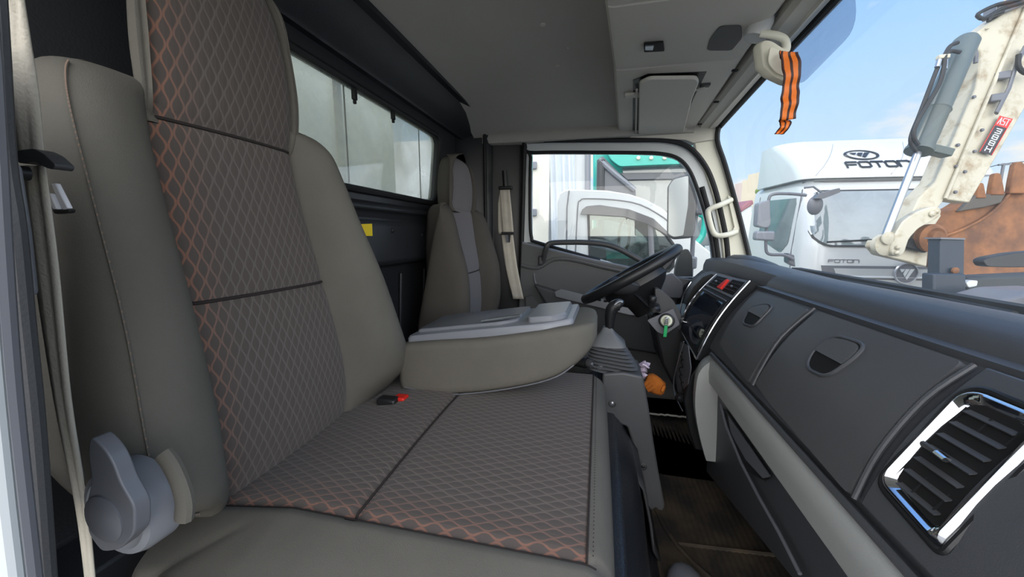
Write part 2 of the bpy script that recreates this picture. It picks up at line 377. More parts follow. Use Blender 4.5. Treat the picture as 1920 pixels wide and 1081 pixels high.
# --- overhead console (fixed to the ceiling, its own moulding)
def cons_x(z): return .04
oc = struct('trim_1', (.2, 1.2, 2.25)); oc['label'] = 'grey overhead console moulding above the windscreen'
edge = lambda y: -.008+.034*(y-.9)/.37 if y < 1.27 else .026+.055*(y-1.27)/.84
g = G(); rows = []
for y in (-.02,.4,.93,.936,.94,1.0,1.268,1.274,1.28,1.5,1.8,2.06):
    zz = 2.256 if y in (.936,1.274) else 2.25
    x0 = edge(y); fx = .375+.05*max(0, (y-1.2)/.8)
    rows.append([V((x0+.02,y,2.40)), V((x0+.004,y,2.345)), V((x0,y,2.27)), V((x0+.008,y,zz+.003)), V((x0+.02,y,zz)), V((fx-.02,y,zz)), V((fx,y,2.255)), V((fx+.015,y,2.27)), V((fx+.02,y,2.40))])
O('console_shell', g.rings(rows), M_cons, oc, smooth=28)
# windscreen header strip with slots
rows = []
for k in range(13):
    y = -.02+2.1*k/12; b = .02*math.sin(math.pi*(k/12)); x = .445+.078*(y/2.05)
    rows.append([V((x-.085,y,2.40)), V((x-.085,y,2.258)), V((x-.075,y,2.247)), V((x-.040,y,2.246)), V((x-.036,y,2.240)), V((x-.018,y,2.236+b)), V((x-.004,y,2.242+b)), V((x+.004,y,2.262+b)), V((x+.004,y,2.40))])
O('header_strip', G().rings(rows), M_cons, oc, smooth=28)
def on_cons(px, py, z=2.25): return PZ(z, px, py)
for px, py in ((1378,132),(1343,191),(1312,233)):
    p = on_cons(px, py, 2.242); O('screw_slot', G().box(p, (.018,.010,.006), Matrix.Rotation(.2, 3, 'Z')), M_pitch, oc, bevel=.002)
# rocker switch
sw = [on_cons(*q, 2.249) for q in ((1207,79),(1244,76),(1246,92),(1208,94))]
o = O('switch_housing', G().prism(rnd(sw, .004, 3), (0,0,-.006)), M_pitch, oc, bevel=.0015)
sw = [on_cons(*q, 2.243) for q in ((1210,85),(1226,84),(1224,92),(1210,92))]
O('rocker_switch', G().prism(sw, (0,0,-.003)), M_satin, o)
# recess and sun visor on the driver's side
rc = [on_cons(*q, 2.2495) for q in ((1187,150),(1215,138),(1325,134),(1318,148),(1300,185),(1272,256),(1186,256))]
O('visor_recess', G().prism(rc, (0,0,-.0012)), M_black, oc)
rc = [on_cons(*q, 2.2495) for q in ((1350,48),(1390,46),(1392,70),(1372,94),(1326,94),(1330,74))]
O('sensor_recess', G().prism(rnd(rc, .012, 4), (0,0,-.0015)), M_dark, oc, bevel=.001)
sv = thing('sun_visor', 'folded-up grey sun visor panel on the driver side of the overhead console', 'sun visor', (.22, 1.7, 2.23))
pl = [on_cons(*q, 2.240) for q in ((1199,150),(1218,141),(1306,140),(1311,148),(1298,180),(1280,254),(1197,254))]
O('visor_panel', G().prism(rnd(pl, .012, 4), (0,0,-.012)), M_cons, sv, bevel=.004)
a, b = on_cons(1174,178,2.243), on_cons(1199,178,2.243)
O('pivot_mount', G().box((a+b)/2, (abs(b.x-a.x)+.01,.03,.012)), M_cons, sv, bevel=.003)
O('hinge_rod', G().tube([on_cons(1194,168,2.238), on_cons(1192,252,2.238)], .004, 8), M_cons, sv)
p = on_cons(1322,160,2.246); O('hook', G().box(p, (.03,.022,.008)), M_dark, sv, bevel=.002)
a = on_cons(1292,172,2.236); O('hook_arm', G().tube([a, p+V((0,0,-.008))], .0035, 8), M_cons, sv)
p = on_cons(1284,243,2.24); O('side_clip', G().box(p, (.014,.03,.014)), M_cons, sv, bevel=.003)
# --- windscreen
w = struct('window_2', (.7, 1.05, 1.6))
def ws(y, z):
    hz = 2.25+.045*math.sin(math.pi*max(0, min(1, y/2.1))); t = (y-1.05)/1.0
    k = max(0, min(1, (hz-z)/.65)); return V((.455+.078*(y/2.05)+(.26*.65+.12*(1-y/2.05)+.03*(1-t*t))*k, y, z))
g = G(); rows = []
for j in range(9):
    rows.append([ws(-.03+2.06*k/16, 1.585+(2.262+.045*math.sin(math.pi*k/16)-1.585)*j/8) for k in range(17)])
O('pane', G().grid(rows), M_ws, w, smooth=60, solid=0)
rows = [V((.459+.078*(y/2.05), y, 2.247+.022*math.sin(math.pi*y/2.1))) for y in [-.03+2.06*k/16 for k in range(17)]]
O('top_seal', G().tube(rows, .011, 8), M_rub, w); O('top_frit_band', G().ribbon([p+V((.006,0,.042)) for p in rows], (0,0,.042), .008), M_rub, w)
pts = [V((.53,1.99,2.275)), PY(1.99,1345,262), PY(1.99,1360,310), PY(1.99,1385,400), PY(1.99,1405,480), PY(1.99,1413,520)]
O('side_seal', G().tube(cat(pts, 4), .011, 8, flat=(1,1)), M_rub, w)
fl = [ws(y, z)+V((-.012,0,0)) for y, z in ((.42,2.262),(.78,2.262),(.95,2.16),(.95,2.12),(.42,2.12))]
# reflection in the upper windscreen, painted as a translucent tinted patch
shp = [PY(.80, *q)for q in ((1555,-60),(1600,-60),(1607,45),(1598,75),(1545,135),(1512,158),(1500,150),(1500,60))]
q0 = [ws(p.y, p.z) for p in shp]
def ws_hit(px, py):
    d = ray(px, py); lo, hi = .2, 3.0
    for _ in range(40):
        m = (lo+hi)/2; p = CAM+d*m
        if p.x < ws(p.y, p.z).x-.01: lo = m
        else: hi = m
    return CAM+d*lo
sh = thing('reflection_patch', 'translucent blue-grey patch painted as a reflection at the top of the windscreen', 'painted reflection', ws_hit(1560,60))
mt = glass('reflection tint', (.80,.86,.93), .05, .22, (170,182,196), .1)
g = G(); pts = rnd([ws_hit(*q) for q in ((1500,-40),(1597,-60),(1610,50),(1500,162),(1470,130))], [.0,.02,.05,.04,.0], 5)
O('reflection_sheet', g.prism(pts, (-.0015,0,0)), mt, sh, smooth=0)
O('corner_filler', G().prism([V((.30,1.995,2.40)), V((.56,1.995,2.40)), PY(1.995,1347,262), PY(1.995,1338,262), PY(1.995,1300,268), PY(1.995,1285,262), PY(1.995,1180,258)], (0,.06,0)), M_cons, oc, bevel=.004)
# --- driver-side A pillar trim (cream) + painted door jamb
tp = struct('trim_2', (.6, 2.0, 1.6))
pts = [(1300,262),(1335,255),(1345,262),(1360,310),(1385,400),(1403,480),(1408,510),(1360,510),(1352,440),(1338,370),(1322,320),(1306,290)]
O('pillar_cover', G().prism([PY(2.005, *q) for q in pts], (0,.04,0)), M_cream, tp, bevel=.006)
gh = thing('grab_handle', 'cream plastic grab handle on the driver-side windscreen pillar', 'grab handle', PY(1.98,1355,400))
pts = [(1372,376),(1350,384),(1331,392),(1328,402),(1336,432),(1345,441),(1362,440),(1378,434)]
c = [PY(1.955, *q) for q in pts]; c[0] = PY(1.995,1372,374); c[-1] = PY(1.995,1380,434)
O('grip', G().tube(cat(c, 5), .0125, 12), M_cream, gh)
bp = [PY(1.998, *q) for q in ((1364,366),(1376,372),(1387,428),(1381,440),(1368,440),(1376,425),(1366,380))]
O('mount_plate', G().prism(bp, (0,-.006,0)), M_cream, gh, bevel=.002)
# --- driver door
dr = struct('door_1', (.1, 2.05, .95)); YD = 2.02
ho = [(988,262),(1180,262),(1250,264),(1290,276),(1322,310),(1340,352),(1352,400),(1362,450),(1368,520),(1200,520),(978,462)]
hi = [(996,286),(1180,286),(1240,288),(1272,296),(1292,318),(1306,350),(1322,400),(1334,450),(1342,520),(1240,520),(1110,482),(996,450)]
f2 = lambda l: [(PY(YD, *q).x, PY(YD, *q).z) for q in l]
O('frame', holed(f2(ho), f2(hi), (.05,1.9), lambda x, z: V((x, YD, z)), (0,.05,0)), M_paint, dr, bevel=.004)
O('outer_seal', G().tube(cat([PY(YD-.015, *q) for q in [(977,500),(980,400),(984,275),(992,264),(1180,262),(1250,263),(1292,276),(1322,310),(1340,352),(1352,400),(1362,450),(1366,500)]], 4), .012, 8, flat=(1,1)), M_rub, dr)
O('inner_seal', G().tube(cat([PY(YD-.003, *q) for q in [(1125,488),(1010,455),(997,446),(994,400),(995,295),(1002,286),(1180,286),(1240,288),(1272,297),(1292,318),(1306,350),(1322,400),(1334,450),(1341,500)]], 4), .009, 8), M_rub, dr)
O('front_stay', G().tube([PY(YD, *q) for q in [(1316,350),(1330,400),(1342,450),(1350,505)]], .012, 8), M_rub, dr)
O('pane', G().prism([PY(YD+.03, *q) for q in hi], (0,.004,0)), M_glass, dr, smooth=0)
pn = [(977,455),(990,454),(1110,486),(1200,506),(1330,530),(1420,560),(1420,900),(985,900),(968,700)]
O('inner_panel', G().prism([PY(1.985, *q) for q in pn], (0,.05,0)), M_door, dr, bevel=.006)
O('belt_moulding', G().tube([PY(1.99,980,455), PY(1.99,1110,487), PY(1.99,1210,508)], .007, 8), M_slate2, dr)
up = [(978,500),(1010,504),(1040,488),(1075,488),(1190,512),(1160,560),(1100,545),(1020,520),(1005,515),(978,512)]
O('upper_ridge', G().tube(cat([PY(1.983, *q) for q in [(978,497),(1008,502),(1038,486),(1075,487),(1130,500),(1200,515)]], 3), .011, 8), M_door, dr)
ar = [(1003,530),(1035,540),(1100,560),(1240,590),(1240,660),(1120,640),(1060,610),(1030,575)]
O('armrest', G().prism([PY(1.985, *q) for q in ar], (0,-.055,0)), M_dark, dr, bevel=.012, bseg=3)
ap = [(1040,546),(1052,541),(1210,580),(1205,592),(1180,590),(1042,556)]
o = O('switch_panel', G().prism([PY(1.925, *q) for q in ap], (0,-.006,0)), M_satin, dr, bevel=.002)
for px in (1124,1135,1147): O('window_switch', G().box(PY(1.915, px, 562+(px-1124)*.2), (.016,.012,.010)), M_pitch, o, bevel=.002)
O('recess_edge', G().tube(cat([PY(1.98, *q) for q in [(1001,512),(1004,530),(1015,548),(1022,575),(1030,600)]], 3), .005, 8), M_slate, dr)
gr = [(1020,488),(1024,465),(1032,456),(1060,454),(1110,455),(1150,462),(1190,482),(1230,505)]
c = [PY(1.94, *q) for q in gr]; c[0] = PY(1.985,1018,492)
O('grab_rail', G().tube(cat(c, 5), .0135, 12), M_dark, dr)
O('rail_cap', G().box(PY(1.975,1014,488), (.028,.02,.05)), M_dark, dr, bevel=.008)
O('speaker_pocket', G().prism([PY(1.983, *q) for q in ((985,555),(1000,552),(1015,575),(1012,600),(985,600))], (0,-.012,0)), M_door, dr, bevel=.006)
# --- passenger-side B pillar edge at the open doorway
tb = struct('trim_3', (-.6, .1, .95))
c1 = [PY(.115, *q) for q in ((-40,-60),(-24,120),(-12,300),(-4,430),(8,600),(26,800),(58,1081),(66,1150))]
c2 = [PY(.13, *q) for q in ((-16,-60),(-4,120),(8,300),(28,430),(45,600),(66,800),(88,1081),(94,1150))]
O('seal_lip', G().tube(cat(c1, 4), .0042, 10), M_slate, tb); O('seal_bulb', G().tube(cat(c2, 4), .0042, 10), M_dark, tb)
c3 = [PY(.085, *q) for q in ((-40,300),(-30,600),(0,900),(22,1081),(30,1150))]
O('painted_edge', G().tube(cat(c3, 4), .0035, 10), M_white, tb)
a = [PY(.16, *q) for q in ((25,-60),(5,120),(20,300),(45,600),(95,1081),(100,1150))]
rows = [[p, p+V((-.10,.02,0)), p+V((-.22,.06,0)), p+V((-.22,-.08,0)), p+V((-.02,-.06,0))] for p in a]
O('pillar_panel', G().rings(rows), M_black, tb, bevel=.006)
gpn = [PY(.14, *q) for q in ((-60,290),(-16,300),(6,430),(22,560),(-10,560),(-60,430))]
O('pillar_cap', G().prism(gpn, (0,.012,0)), M_slate, tb, bevel=.003)
O('corner_filler', G().box((-.735,.06,1.6), (.06,.22,1.5)), M_black, tb)
O('rear_bracket', G().box((-.65,.20,1.33), (.12,.03,.3)), M_dark, tb, bevel=.01)
# --- floor
fl = struct('floor', (.2, 1.0, .88))
O('floor_pan', G().box((.1, 1.05, .86), (1.75, 2.1, .06)), M_black, fl)
O('firewall', G().box((.95, 1.05, 1.2), (.04, 2.1, .78)), M_pitch, fl)
O('cowl', G().box((.93,1.05,1.5), (.30,2.1,.12)), M_black, fl)
O('side_wall_lower', G().box((.1, 2.075, 1.15), (1.7, .03, .62)), M_black, fl)
# passenger + middle mat
g = G(); rows = []
xs = [.17+.72*i/180 for i in range(181)]
yy = [.12, .7, 1.02, 1.06, 1.72, 1.75]
for i, x in enumerate(xs):
    rib = .0022 if (i//2) % 2 else 0
    rows.append([V((x, y, .897+(rib if .14 < y < 1.73 else 0)+(.012 if y in (.12,1.75) else 0)+.004*math.sin(7*y+3*x))) for y in (.12,.14,.35,.55,.75,.95,1.15,1.35,1.55,1.72,1.75)])
fm = thing('floor_mat', 'dirty brown-black ribbed rubber mat in the passenger footwell', 'floor mat', (.5,.95,.89))
O('ribbed_sheet', G().grid(rows), M_mat, fm, smooth=60, solid=.006)
O('drain_channel', G().tube([V((.24,1.0,.905)), V((.5,1.02,.905)), V((.8,1.0,.905))], .006, 6), M_mat, fm)
O('raised_border', G().tube(cat([V((.2,1.62,.906)), V((.2,1.12,.906)), V((.3,.9,.906)), V((.45,.85,.906)), V((.8,.84,.906))], 4), .007, 6), M_mat, fm)
O('frayed_edge', G().tube(cat([V((.235+.013*i, 1.765+.006*random.random(), .912+.004*random.random())) for i in range(18)], 3), .005, 6), mat('worn white fabric edge', (196,194,188), .9), fm)
# ================================================================ SEATS
def seat_back(root, rows_def, weave_mat, crown=.0, nrow=46, tname='backrest', uoff=0, seamz=(), fab=None):
    """rows_def: z, yN, yP0, yP1, yF, xPanel, bolster, xBack"""
    R = []
    tab = cat([V(r[:3]) for r in rows_def], max(1, nrow//(len(rows_def)-1)))
    def interp(cols):
        n = max(1, nrow//(len(rows_def)-1)); out = []
        for i in range(len(rows_def)-1):
            for k in range(n):
                t = k/n; row = []
                for c in cols:
                    g = [rows_def[max(i-1,0)][c], rows_def[i][c], rows_def[i+1][c], rows_def[min(i+2,len(rows_def)-1)][c]]
                    row.append(.5*((2*g[1])+(-g[0]+g[2])*t+(2*g[0]-5*g[1]+4*g[2]-g[3])*t*t+(-g[0]+3*g[1]-3*g[2]+g[3])*t**3))
                out.append(row)
        out.append([rows_def[-1][c] for c in cols]); return out
    rings = []; NP = 16
    for z, yN, p0, p1, yF, xp, bo, xb in interp(range(8)):
        gr = .55 if any(abs(z-s) < .006 for s in seamz) else 0
        w0, w1 = p0-yN, yF-p1
        xn = xb+.08*max(0, min(1, (z-1.40)/.45))
        wd_ = yF-yN; side = [V((xb, yN+min(.09, wd_*.25))), V((xn+.0, yN+min(.03, wd_*.1))), V((xn+.012, yN+.004)), V(((xn+xp+bo*.45)/2+.004, yN-.003)), V((xp+bo*.45, yN)), V((xp+bo*.85, yN+w0*.12)), V((xp+bo, yN+w0*.38)), V((xp+bo*.72, yN+w0*.72)), V((xp+.006, yN+w0*.95))]
        near = cat([V((*q, 0)) for q in side], 3)
        pan = [V((xp-.002*gr+crown*math.sin(math.pi*k/NP)-(.006 if k in (0, NP) else 0)-gr*.006, p0+(p1-p0)*k/NP, 0)) for k in range(NP+1)]
        side2 = [V((xb, yF-.05)), V((xb+.012, yF-.012)), V((xb+.04, yF)), V(((xb+xp)/2+.01, yF+.004)), V((xp+bo*.45, yF)), V((xp+bo*.85, yF-w1*.12)), V((xp+bo, yF-w1*.38)), V((xp+bo*.72, yF-w1*.72)), V((xp+.006, yF-w1*.95))]
        far = cat([V((*q, 0)) for q in side2], 3)[::-1]
        rings.append([V((q.x, q.y, z)) for q in near+pan+far])
    nn = len(near)
    body, pnl = G(), G(); n = len(rings[0]); m = len(rings)
    a, b = nn, nn+NP
    body.v = [p for r in rings for p in r]
    for i in range(m-1):
        for j in range(n):
            if a <= j < b: continue
            j2 = (j+1) % n; body.f.append((i*n+j, i*n+j2, (i+1)*n+j2, (i+1)*n+j))
    # rounded top and bottom caps
    body.f.append(tuple(range(n))[::-1]); body.f.append(tuple(range((m-1)*n, m*n)))
    bo = O(tname, body, fab or M_fab, root, smooth=70)
    pnl.grid([[r[j]+V((.0005,0,0)) for j in range(a, b+1)] for r in rings])
    po = O('centre_panel', pnl, weave_mat, bo, smooth=70)
    set_uv(po, lambda p, i: (p.y-uoff, p.z))
    for s in seamz:
        i = min(range(m), key=lambda i: abs(rings[i][0].z-s))
        O('cross_seam', G().tube([rings[i][j]+V((.002,0,0)) for j in range(a, b+1)], .0028, 6), M_seam, bo)
    return bo, po, rings, nn, NP
bs = thing('bench_seat', 'dark grey fabric double passenger bench with orange-stitched wavy pattern', 'truck seat', (-.3,.7,1.0))
T = [ # z, yN, yP0, yP1, yF, xPanel, bolster, xBack
 (1.295,.415,.447,.745,.88,-.60,.01,-.66),
 (1.335,.395,.440,.745,.925,-.585,.03,-.66),
 (1.385,.325,.432,.738,.945,-.572,.062,-.61),
 (1.425,.288,.430,.732,.935,-.568,.074,-.64),
 (1.50,.278,.425,.718,.890,-.565,.078,-.70),
 (1.65,.280,.412,.686,.822,-.572,.078,-.70),
 (1.78,.282,.404,.660,.764,-.582,.068,-.70),
 (1.87,.285,.402,.646,.735,-.588,.055,-.70),
 (1.915,.293,.402,.642,.722,-.59,.042,-.70),
 (1.94,.312,.404,.640,.704,-.592,.022,-.695),
 (1.952,.345,.410,.637,.685,-.60,.008,-.685)]
bk, pn_, rg, nn, NP = seat_back(bs, T, M_weave, .008, 54, seamz=(1.645,1.908))
bk['label'] = 'tall passenger backrest'
# stitched seam along the near bolster
for jj, off in ((15, 0),):
    pts = [r[jj]+V((.002,-.002,0)) for r in rg if 1.36 < r[0].z < 1.94]
    O('bolster_seam', G().tube(pts, .0014, 6), M_fab, bk)
    g = G()
    for k, r in enumerate(cat(pts, 5)[::2]): g.ball(r+V((.0012,-.0006,0)), (.0009,.0009,.0018), 5)
    st = O('stitching', g, M_stitch, bk)
# headrest continuing above the shoulders
H = [(1.90,.400,.408,.640,.648,-.60,.002,-.68),(1.93,.396,.406,.644,.654,-.588,.003,-.685),(2.0,.394,.406,.646,.656,-.582,.003,-.685),(2.08,.400,.412,.640,.650,-.584,.003,-.68),(2.15,.412,.438,.632,.646,-.595,.008,-.675),(2.19,.43,.455,.62,.632,-.612,.004,-.665),(2.205,.46,.475,.60,.61,-.63,.001,-.65)]
hr, hp, _, _, _ = seat_back(bs, H, M_weave, .010, 36, 'headrest', seamz=())
# --- cushion
def cushion(root):
    X0, X1, Y0, Y1, ZT = -.64, .035, .262, 1.135, 1.332
    xs = [X0+.01*i for i in range(int((X1-X0)/.01)+1)]+[X1]; ysn = [Y0+(Y1-Y0)*j/88 for j in range(89)]
    def hgt(x, y):
        dx = min(x-X0, X1+.0-x); dy0 = y-Y0; dy1 = Y1-y; z = ZT
        def fall(d, r, a): return 0 if d > r else a*(1-math.sqrt(max(0, 1-((r-d)/r)**2)))
        z -= fall(X1-x, .045, .05)+fall(dy0, .05, .06)+fall(dy1, .035, .035)
        z -= .020*max(0, 1-dy0/.16)                        # near edge drops away a little
        z += .010*math.sin(math.pi*min(1, max(0, (y-.44)/.66)))
        if abs(y-.437) < .006: z -= .006
        if abs(x+.345) < .007 and y > .44: z -= .006
        z -= .03*max(0, (-.45-x)/.2)
        return z
    def fx(x, y):      # rounded plan corners
        r = .07; cx, cy0, cy1 = X1-r, Y0+r, Y1-r*.6
        if x > cx and y < cy0:
            d = math.hypot(x-cx, y-cy0); 
            if d > 1e-6 and max(x-cx, cy0-y) > 0:
                k = max((x-cx), (cy0-y))/d; return cx+(x-cx)*k, cy0+(y-cy0)*k
        rr_ = .15; qx, qy = X0+rr_, Y0+rr_
        if x < qx and y < qy:
            d = math.hypot(x-qx, y-qy)
            if d > 1e-6: k = max(qx-x, qy-y)/d; return qx+(x-qx)*k, qy+(y-qy)*k
        if x > cx and y > Y1-.045:
            r2 = .045; c2 = X1-r2; c3 = Y1-r2
            if x > c2 and y > c3:
                d = math.hypot(x-c2, y-c3)
                if d > 1e-6: k = max(x-c2, y-c3)/d; return c2+(x-c2)*k, c3+(y-c3)*k
        return x, y
    V_ = [[(lambda q: V((q[0], q[1], hgt(x, y))))(fx(x, y)) for y in ysn] for x in xs]
    nx, ny = len(xs), len(ysn); plain, pa, pb = G(), G(), G()
    plain.v = [p for r in V_ for p in r]; 
    qa, qb = [], []
    for i in range(nx-1):
        for j in range(ny-1):
            cx_, cy_ = (xs[i]+xs[i+1])/2, (ysn[j]+ysn[j+1])/2; f = (i*ny+j, (i+1)*ny+j, (i+1)*ny+j+1, i*ny+j+1)
            if cy_ > .437 and cx_ < -.002 and cy_ < 1.118: (qa if cx_ < -.345 else qb).append(f)
            else: plain.f.append(f)
    # skirt
    loop = [i*ny for i in range(nx)]+[(nx-1)*ny+j for j in range(1, ny)]+[i*ny+ny-1 for i in range(nx-2, -1, -1)]+[j for j in range(ny-2, 0, -1)]
    base = len(plain.v); mid = [plain.v[k].copy() for k in loop]; c = V((-.3,.7,0)); L_ = len(loop)
    for zz, inset in ((1.26,-.004),(1.23,.01)):
        for k in loop:
            p = plain.v[k]; d = (V((p.x,p.y,0))-c).normalized(); plain.v.append(V((p.x-d.x*inset, p.y-d.y*inset, zz)))
    for k in range(L_):
        k2 = (k+1) % L_
        plain.f.append((loop[k], loop[k2], base+k2, base+k)); plain.f.append((base+k, base+k2, base+L_+k2, base+L_+k))
    co = O('cushion', plain, M_fab, root, smooth=60)
    for q in (qa, qb):
        g = G(); used = sorted({i for f in q for i in f}); mp = {u: n for n, u in enumerate(used)}
        g.v = [plain.v[u]+V((0,0,.0006)) for u in used]; g.f = [tuple(mp[i] for i in f) for f in q]
        po = O('woven_panel', g, M_weave2, co, smooth=60); set_uv(po, lambda p, i: (p.y, p.x))
    zz = lambda x, y: V((x, y, hgt(x, y)+.002))
    O('side_seam', G().tube([zz(x, .437) for x in xs[4:-3]], .002, 6), M_seam, co)
    O('cross_seam', G().tube([zz(-.345, y) for y in ysn if .44 < y < 1.11], .002, 6), M_seam, co)
    O('front_seam', G().tube([zz(-.002, y) for y in ysn if .44 < y < 1.11], .0018, 6), M_seam, co)
    O('piping', G().tube([V((x, Y0+.045, hgt(x, Y0+.045)+.001)) for x in xs[8:-6]], .003, 6), M_fab, co)
    g = G()
    for k in range(90): g.ball(zz(.006, .45+.0073*k), (.0008,.0018,.0006), 4)
    O('stitching', g, M_seam, co)
    return co
cushion(bs)
O('seat_base', G().box((-.30,.70,1.220), (.50,.80,.02)), M_black, bs, bevel=.004)
# recliner cover and lever, near side
rcx = PY(.250, 202, 968)
g = G().lathe(rcx+V((.004,.034,0)), (0,-1,0), [(.050,0),(.050,.022),(.047,.029),(.040,.031),(.035,.027),(.005,.026)], 40)
O('recliner_cover', g, M_slate2, bs, smooth=40)['label'] = 'silver-grey recliner hinge cover'
lv = [PY(.228, *q) for q in ((168,815),(195,840),(212,868),(225,905),(252,950),(252,1000),(225,1030),(190,1035),(165,1000),(160,950),(172,900),(165,850))]
o = O('recliner_lever', G().prism(rnd(lv, .008, 3), (0,.014,0)), M_slate, bs, bevel=.006, bseg=3)
O('lever_disc', G().lathe(PY(.228,196,972), (0,-1,0), [(.024,0),(.024,.0015),(.021,.003),(.002,.004)], 30), M_slate, o)
# fabric pull tab on the bolster bottom
c = [PY(.272, *q) for q in ((307,850),(322,870),(338,905),(347,940),(345,970))]
O('fabric_tab', G().tube(cat(c, 5), .011, 10, flat=(.9,.7)), M_fab, bs)
# --- middle backrest folded forward as an armrest / table
yN, yF = .872, 1.165
def arm_ring(x, zb, zt, n0, f0, r):
    return [V((x, p[0], p[1])) for p in rnd([(n0+.004, zb),(f0-.004, zb),(f0, zt),(n0, zt)], [r*1.3, r*1.3, r, r], 4)]
S = [(-.53,1.345,1.425,.90,1.14),(-.515,1.325,1.452,.876,1.16),(-.49,1.318,1.462,.868,1.165),(-.40,1.325,1.475,.864,1.17),(-.28,1.345,1.490,.862,1.17),(-.16,1.375,1.512,.864,1.17),(-.10,1.397,1.524,.868,1.165),(-.06,1.420,1.530,.876,1.158),(-.03,1.445,1.534,.892,1.145),(-.005,1.472,1.532,.92,1.12),(.003,1.49,1.520,.95,1.09)]
R = []
for i in range(len(S)-1):
    for k in range(4):
        t = k/4; g4 = [S[max(i-1,0)], S[i], S[i+1], S[min(i+2, len(S)-1)]]
        v = [.5*((2*b)+(-a+c)*t+(2*a-5*b+4*c-d)*t*t+(-a+3*b-3*c+d)*t**3) for a, b, c, d in zip(*g4)]; R.append(arm_ring(*v, .022))
R.append(arm_ring(*S[-1], .012))
fb = O('folded_backrest', G().rings(R), M_fab, bs, smooth=60); fb['label'] = 'middle backrest folded flat as an armrest table'
O('side_piping', G().tube(cat([V((-.50,.872,1.342)), V((-.4,.866,1.334)), V((-.28,.864,1.352)), V((-.16,.866,1.382)), V((-.09,.872,1.408)), V((-.05,.884,1.436))], 4), .0018, 6), M_slate, fb)
# hard tray on its upper face
top = lambda x: (1.462+.16*(x+.49)) if x < -.4 else 1.4755+(x+.4)*.155
def tr(x, y, h): return V((x, y, top(x)+h+.006))
def slab(pts, h0, h1): 
    g = G(); P = rnd([V((x, y, 0)) for x, y in pts], .012, 4); n = len(P)
    return g.rings([[tr(p.x, p.y, h0) for p in P], [tr(p.x, p.y, h1*.7+h0*.3) for p in P], [tr(-.27+(p.x+.27)*.985, 1.03+(p.y-1.03)*.97, h1) for p in P]])
tray = O('table_tray', slab([(-.50,.895),(-.12,.888),(-.055,.915),(-.05,1.12),(-.50,1.145)], -.01, .010), M_slate2, fb, smooth=40)
O('tray_lid', slab([(-.49,.935),(-.25,.925),(-.20,.95),(-.20,1.13),(-.49,1.13)], .008, .018), M_slate2, tray)
O('cup_holder_block', slab([(-.17,.915),(-.10,.908),(-.075,.93),(-.072,1.10),(-.17,1.115)], .008, .024), M_slate2, tray)
O('tray_latch', G().tube([tr(-.30,.945,.022), tr(-.19,.925,.030)], .008, 8, flat=(.5,1.2)), M_satin, tray)
bl = thing('seat_belt_buckle', 'black buckle with red release button, poking out beside the tall backrest', 'buckle', PZ(1.345,745,742))
p = PY(.875,735,748); p2 = PY(.86,757,745)
O('housing', G().box(PX(-.50,728,752), (.05,.03,.022)), M_black, bl, bevel=.005)
O('release_button', G().box(PX(-.475,752,747), (.030,.028,.016)), M_red, bl, bevel=.003)
# --- driver seat
ds = thing('driver_seat', 'separate driver seat with dark grey cover behind the steering wheel', 'truck seat', (-.4,1.6,1.0))
TD = [(1.26,1.37,1.45,1.75,1.83,-.60,.02,-.69),(1.30,1.33,1.45,1.75,1.87,-.575,.05,-.70),(1.42,1.325,1.45,1.76,1.885,-.56,.07,-.695),(1.58,1.325,1.45,1.755,1.88,-.565,.075,-.69),(1.72,1.33,1.455,1.75,1.87,-.585,.06,-.69),(1.81,1.335,1.46,1.745,1.855,-.595,.045,-.685),(1.85,1.345,1.46,1.74,1.84,-.60,.03,-.68),(1.872,1.37,1.465,1.73,1.81,-.61,.012,-.67)]
seat_back(ds, TD, M_weave3, .008, 42, 'backrest', seamz=(1.58,), fab=M_fab2)
HD = [(1.845,1.45,1.475,1.73,1.75,-.612,.006,-.665),(1.87,1.44,1.47,1.735,1.76,-.598,.012,-.675),(1.95,1.44,1.475,1.735,1.765,-.592,.014,-.678),(2.02,1.455,1.485,1.73,1.755,-.598,.012,-.675),(2.065,1.475,1.51,1.715,1.735,-.61,.006,-.665),(2.08,1.51,1.53,1.69,1.70,-.63,.002,-.65)]
seat_back(ds, HD, M_weave3, .012, 30, 'headrest', fab=M_fab2)
g = G(); R = []
for x, zb, zt, a, b in ((-.56,1.22,1.30,1.36,1.86),(-.52,1.2,1.335,1.345,1.875),(-.3,1.2,1.325,1.34,1.88),(-.08,1.2,1.335,1.345,1.875),(-.02,1.21,1.32,1.36,1.86),(.0,1.23,1.29,1.40,1.82)):
    R.append([V((x, q[0], q[1])) for q in rnd([(a,zb),(b,zb),(b,zt),(a,zt)], .035, 4)])
dc = O('cushion', g.rings(R), M_fab, ds, smooth=60)
O('seat_base', G().box((-.28,1.61,1.05), (.45,.42,.32)), M_black, ds, bevel=.01)
sp = thing('seat_cover_strap', 'short speckled white strap hanging beside the driver seat backrest', 'strap', PX(-.66,825,545))
c = [PX(-.64, *q) for q in ((806,515),(812,535),(820,552),(830,568),(834,578))]
O('strap', G().ribbon(cat(c, 3), (0,.006,.003), .003), mat('speckled strap', (190,190,190), .8, col2=(50,50,50), vscale=240, vthr=(.45,.55)), sp)
b2 = thing('seat_belt_buckle', 'small red-topped buckle between driver seat and folded armrest', 'buckle', PX(-.5,889,592))
O('housing', G().box(PX(-.5,889,602), (.02,.03,.03)), M_black, b2, bevel=.004); O('release_button', G().box(PX(-.5,889,594), (.018,.022,.008)), M_red, b2, bevel=.002)
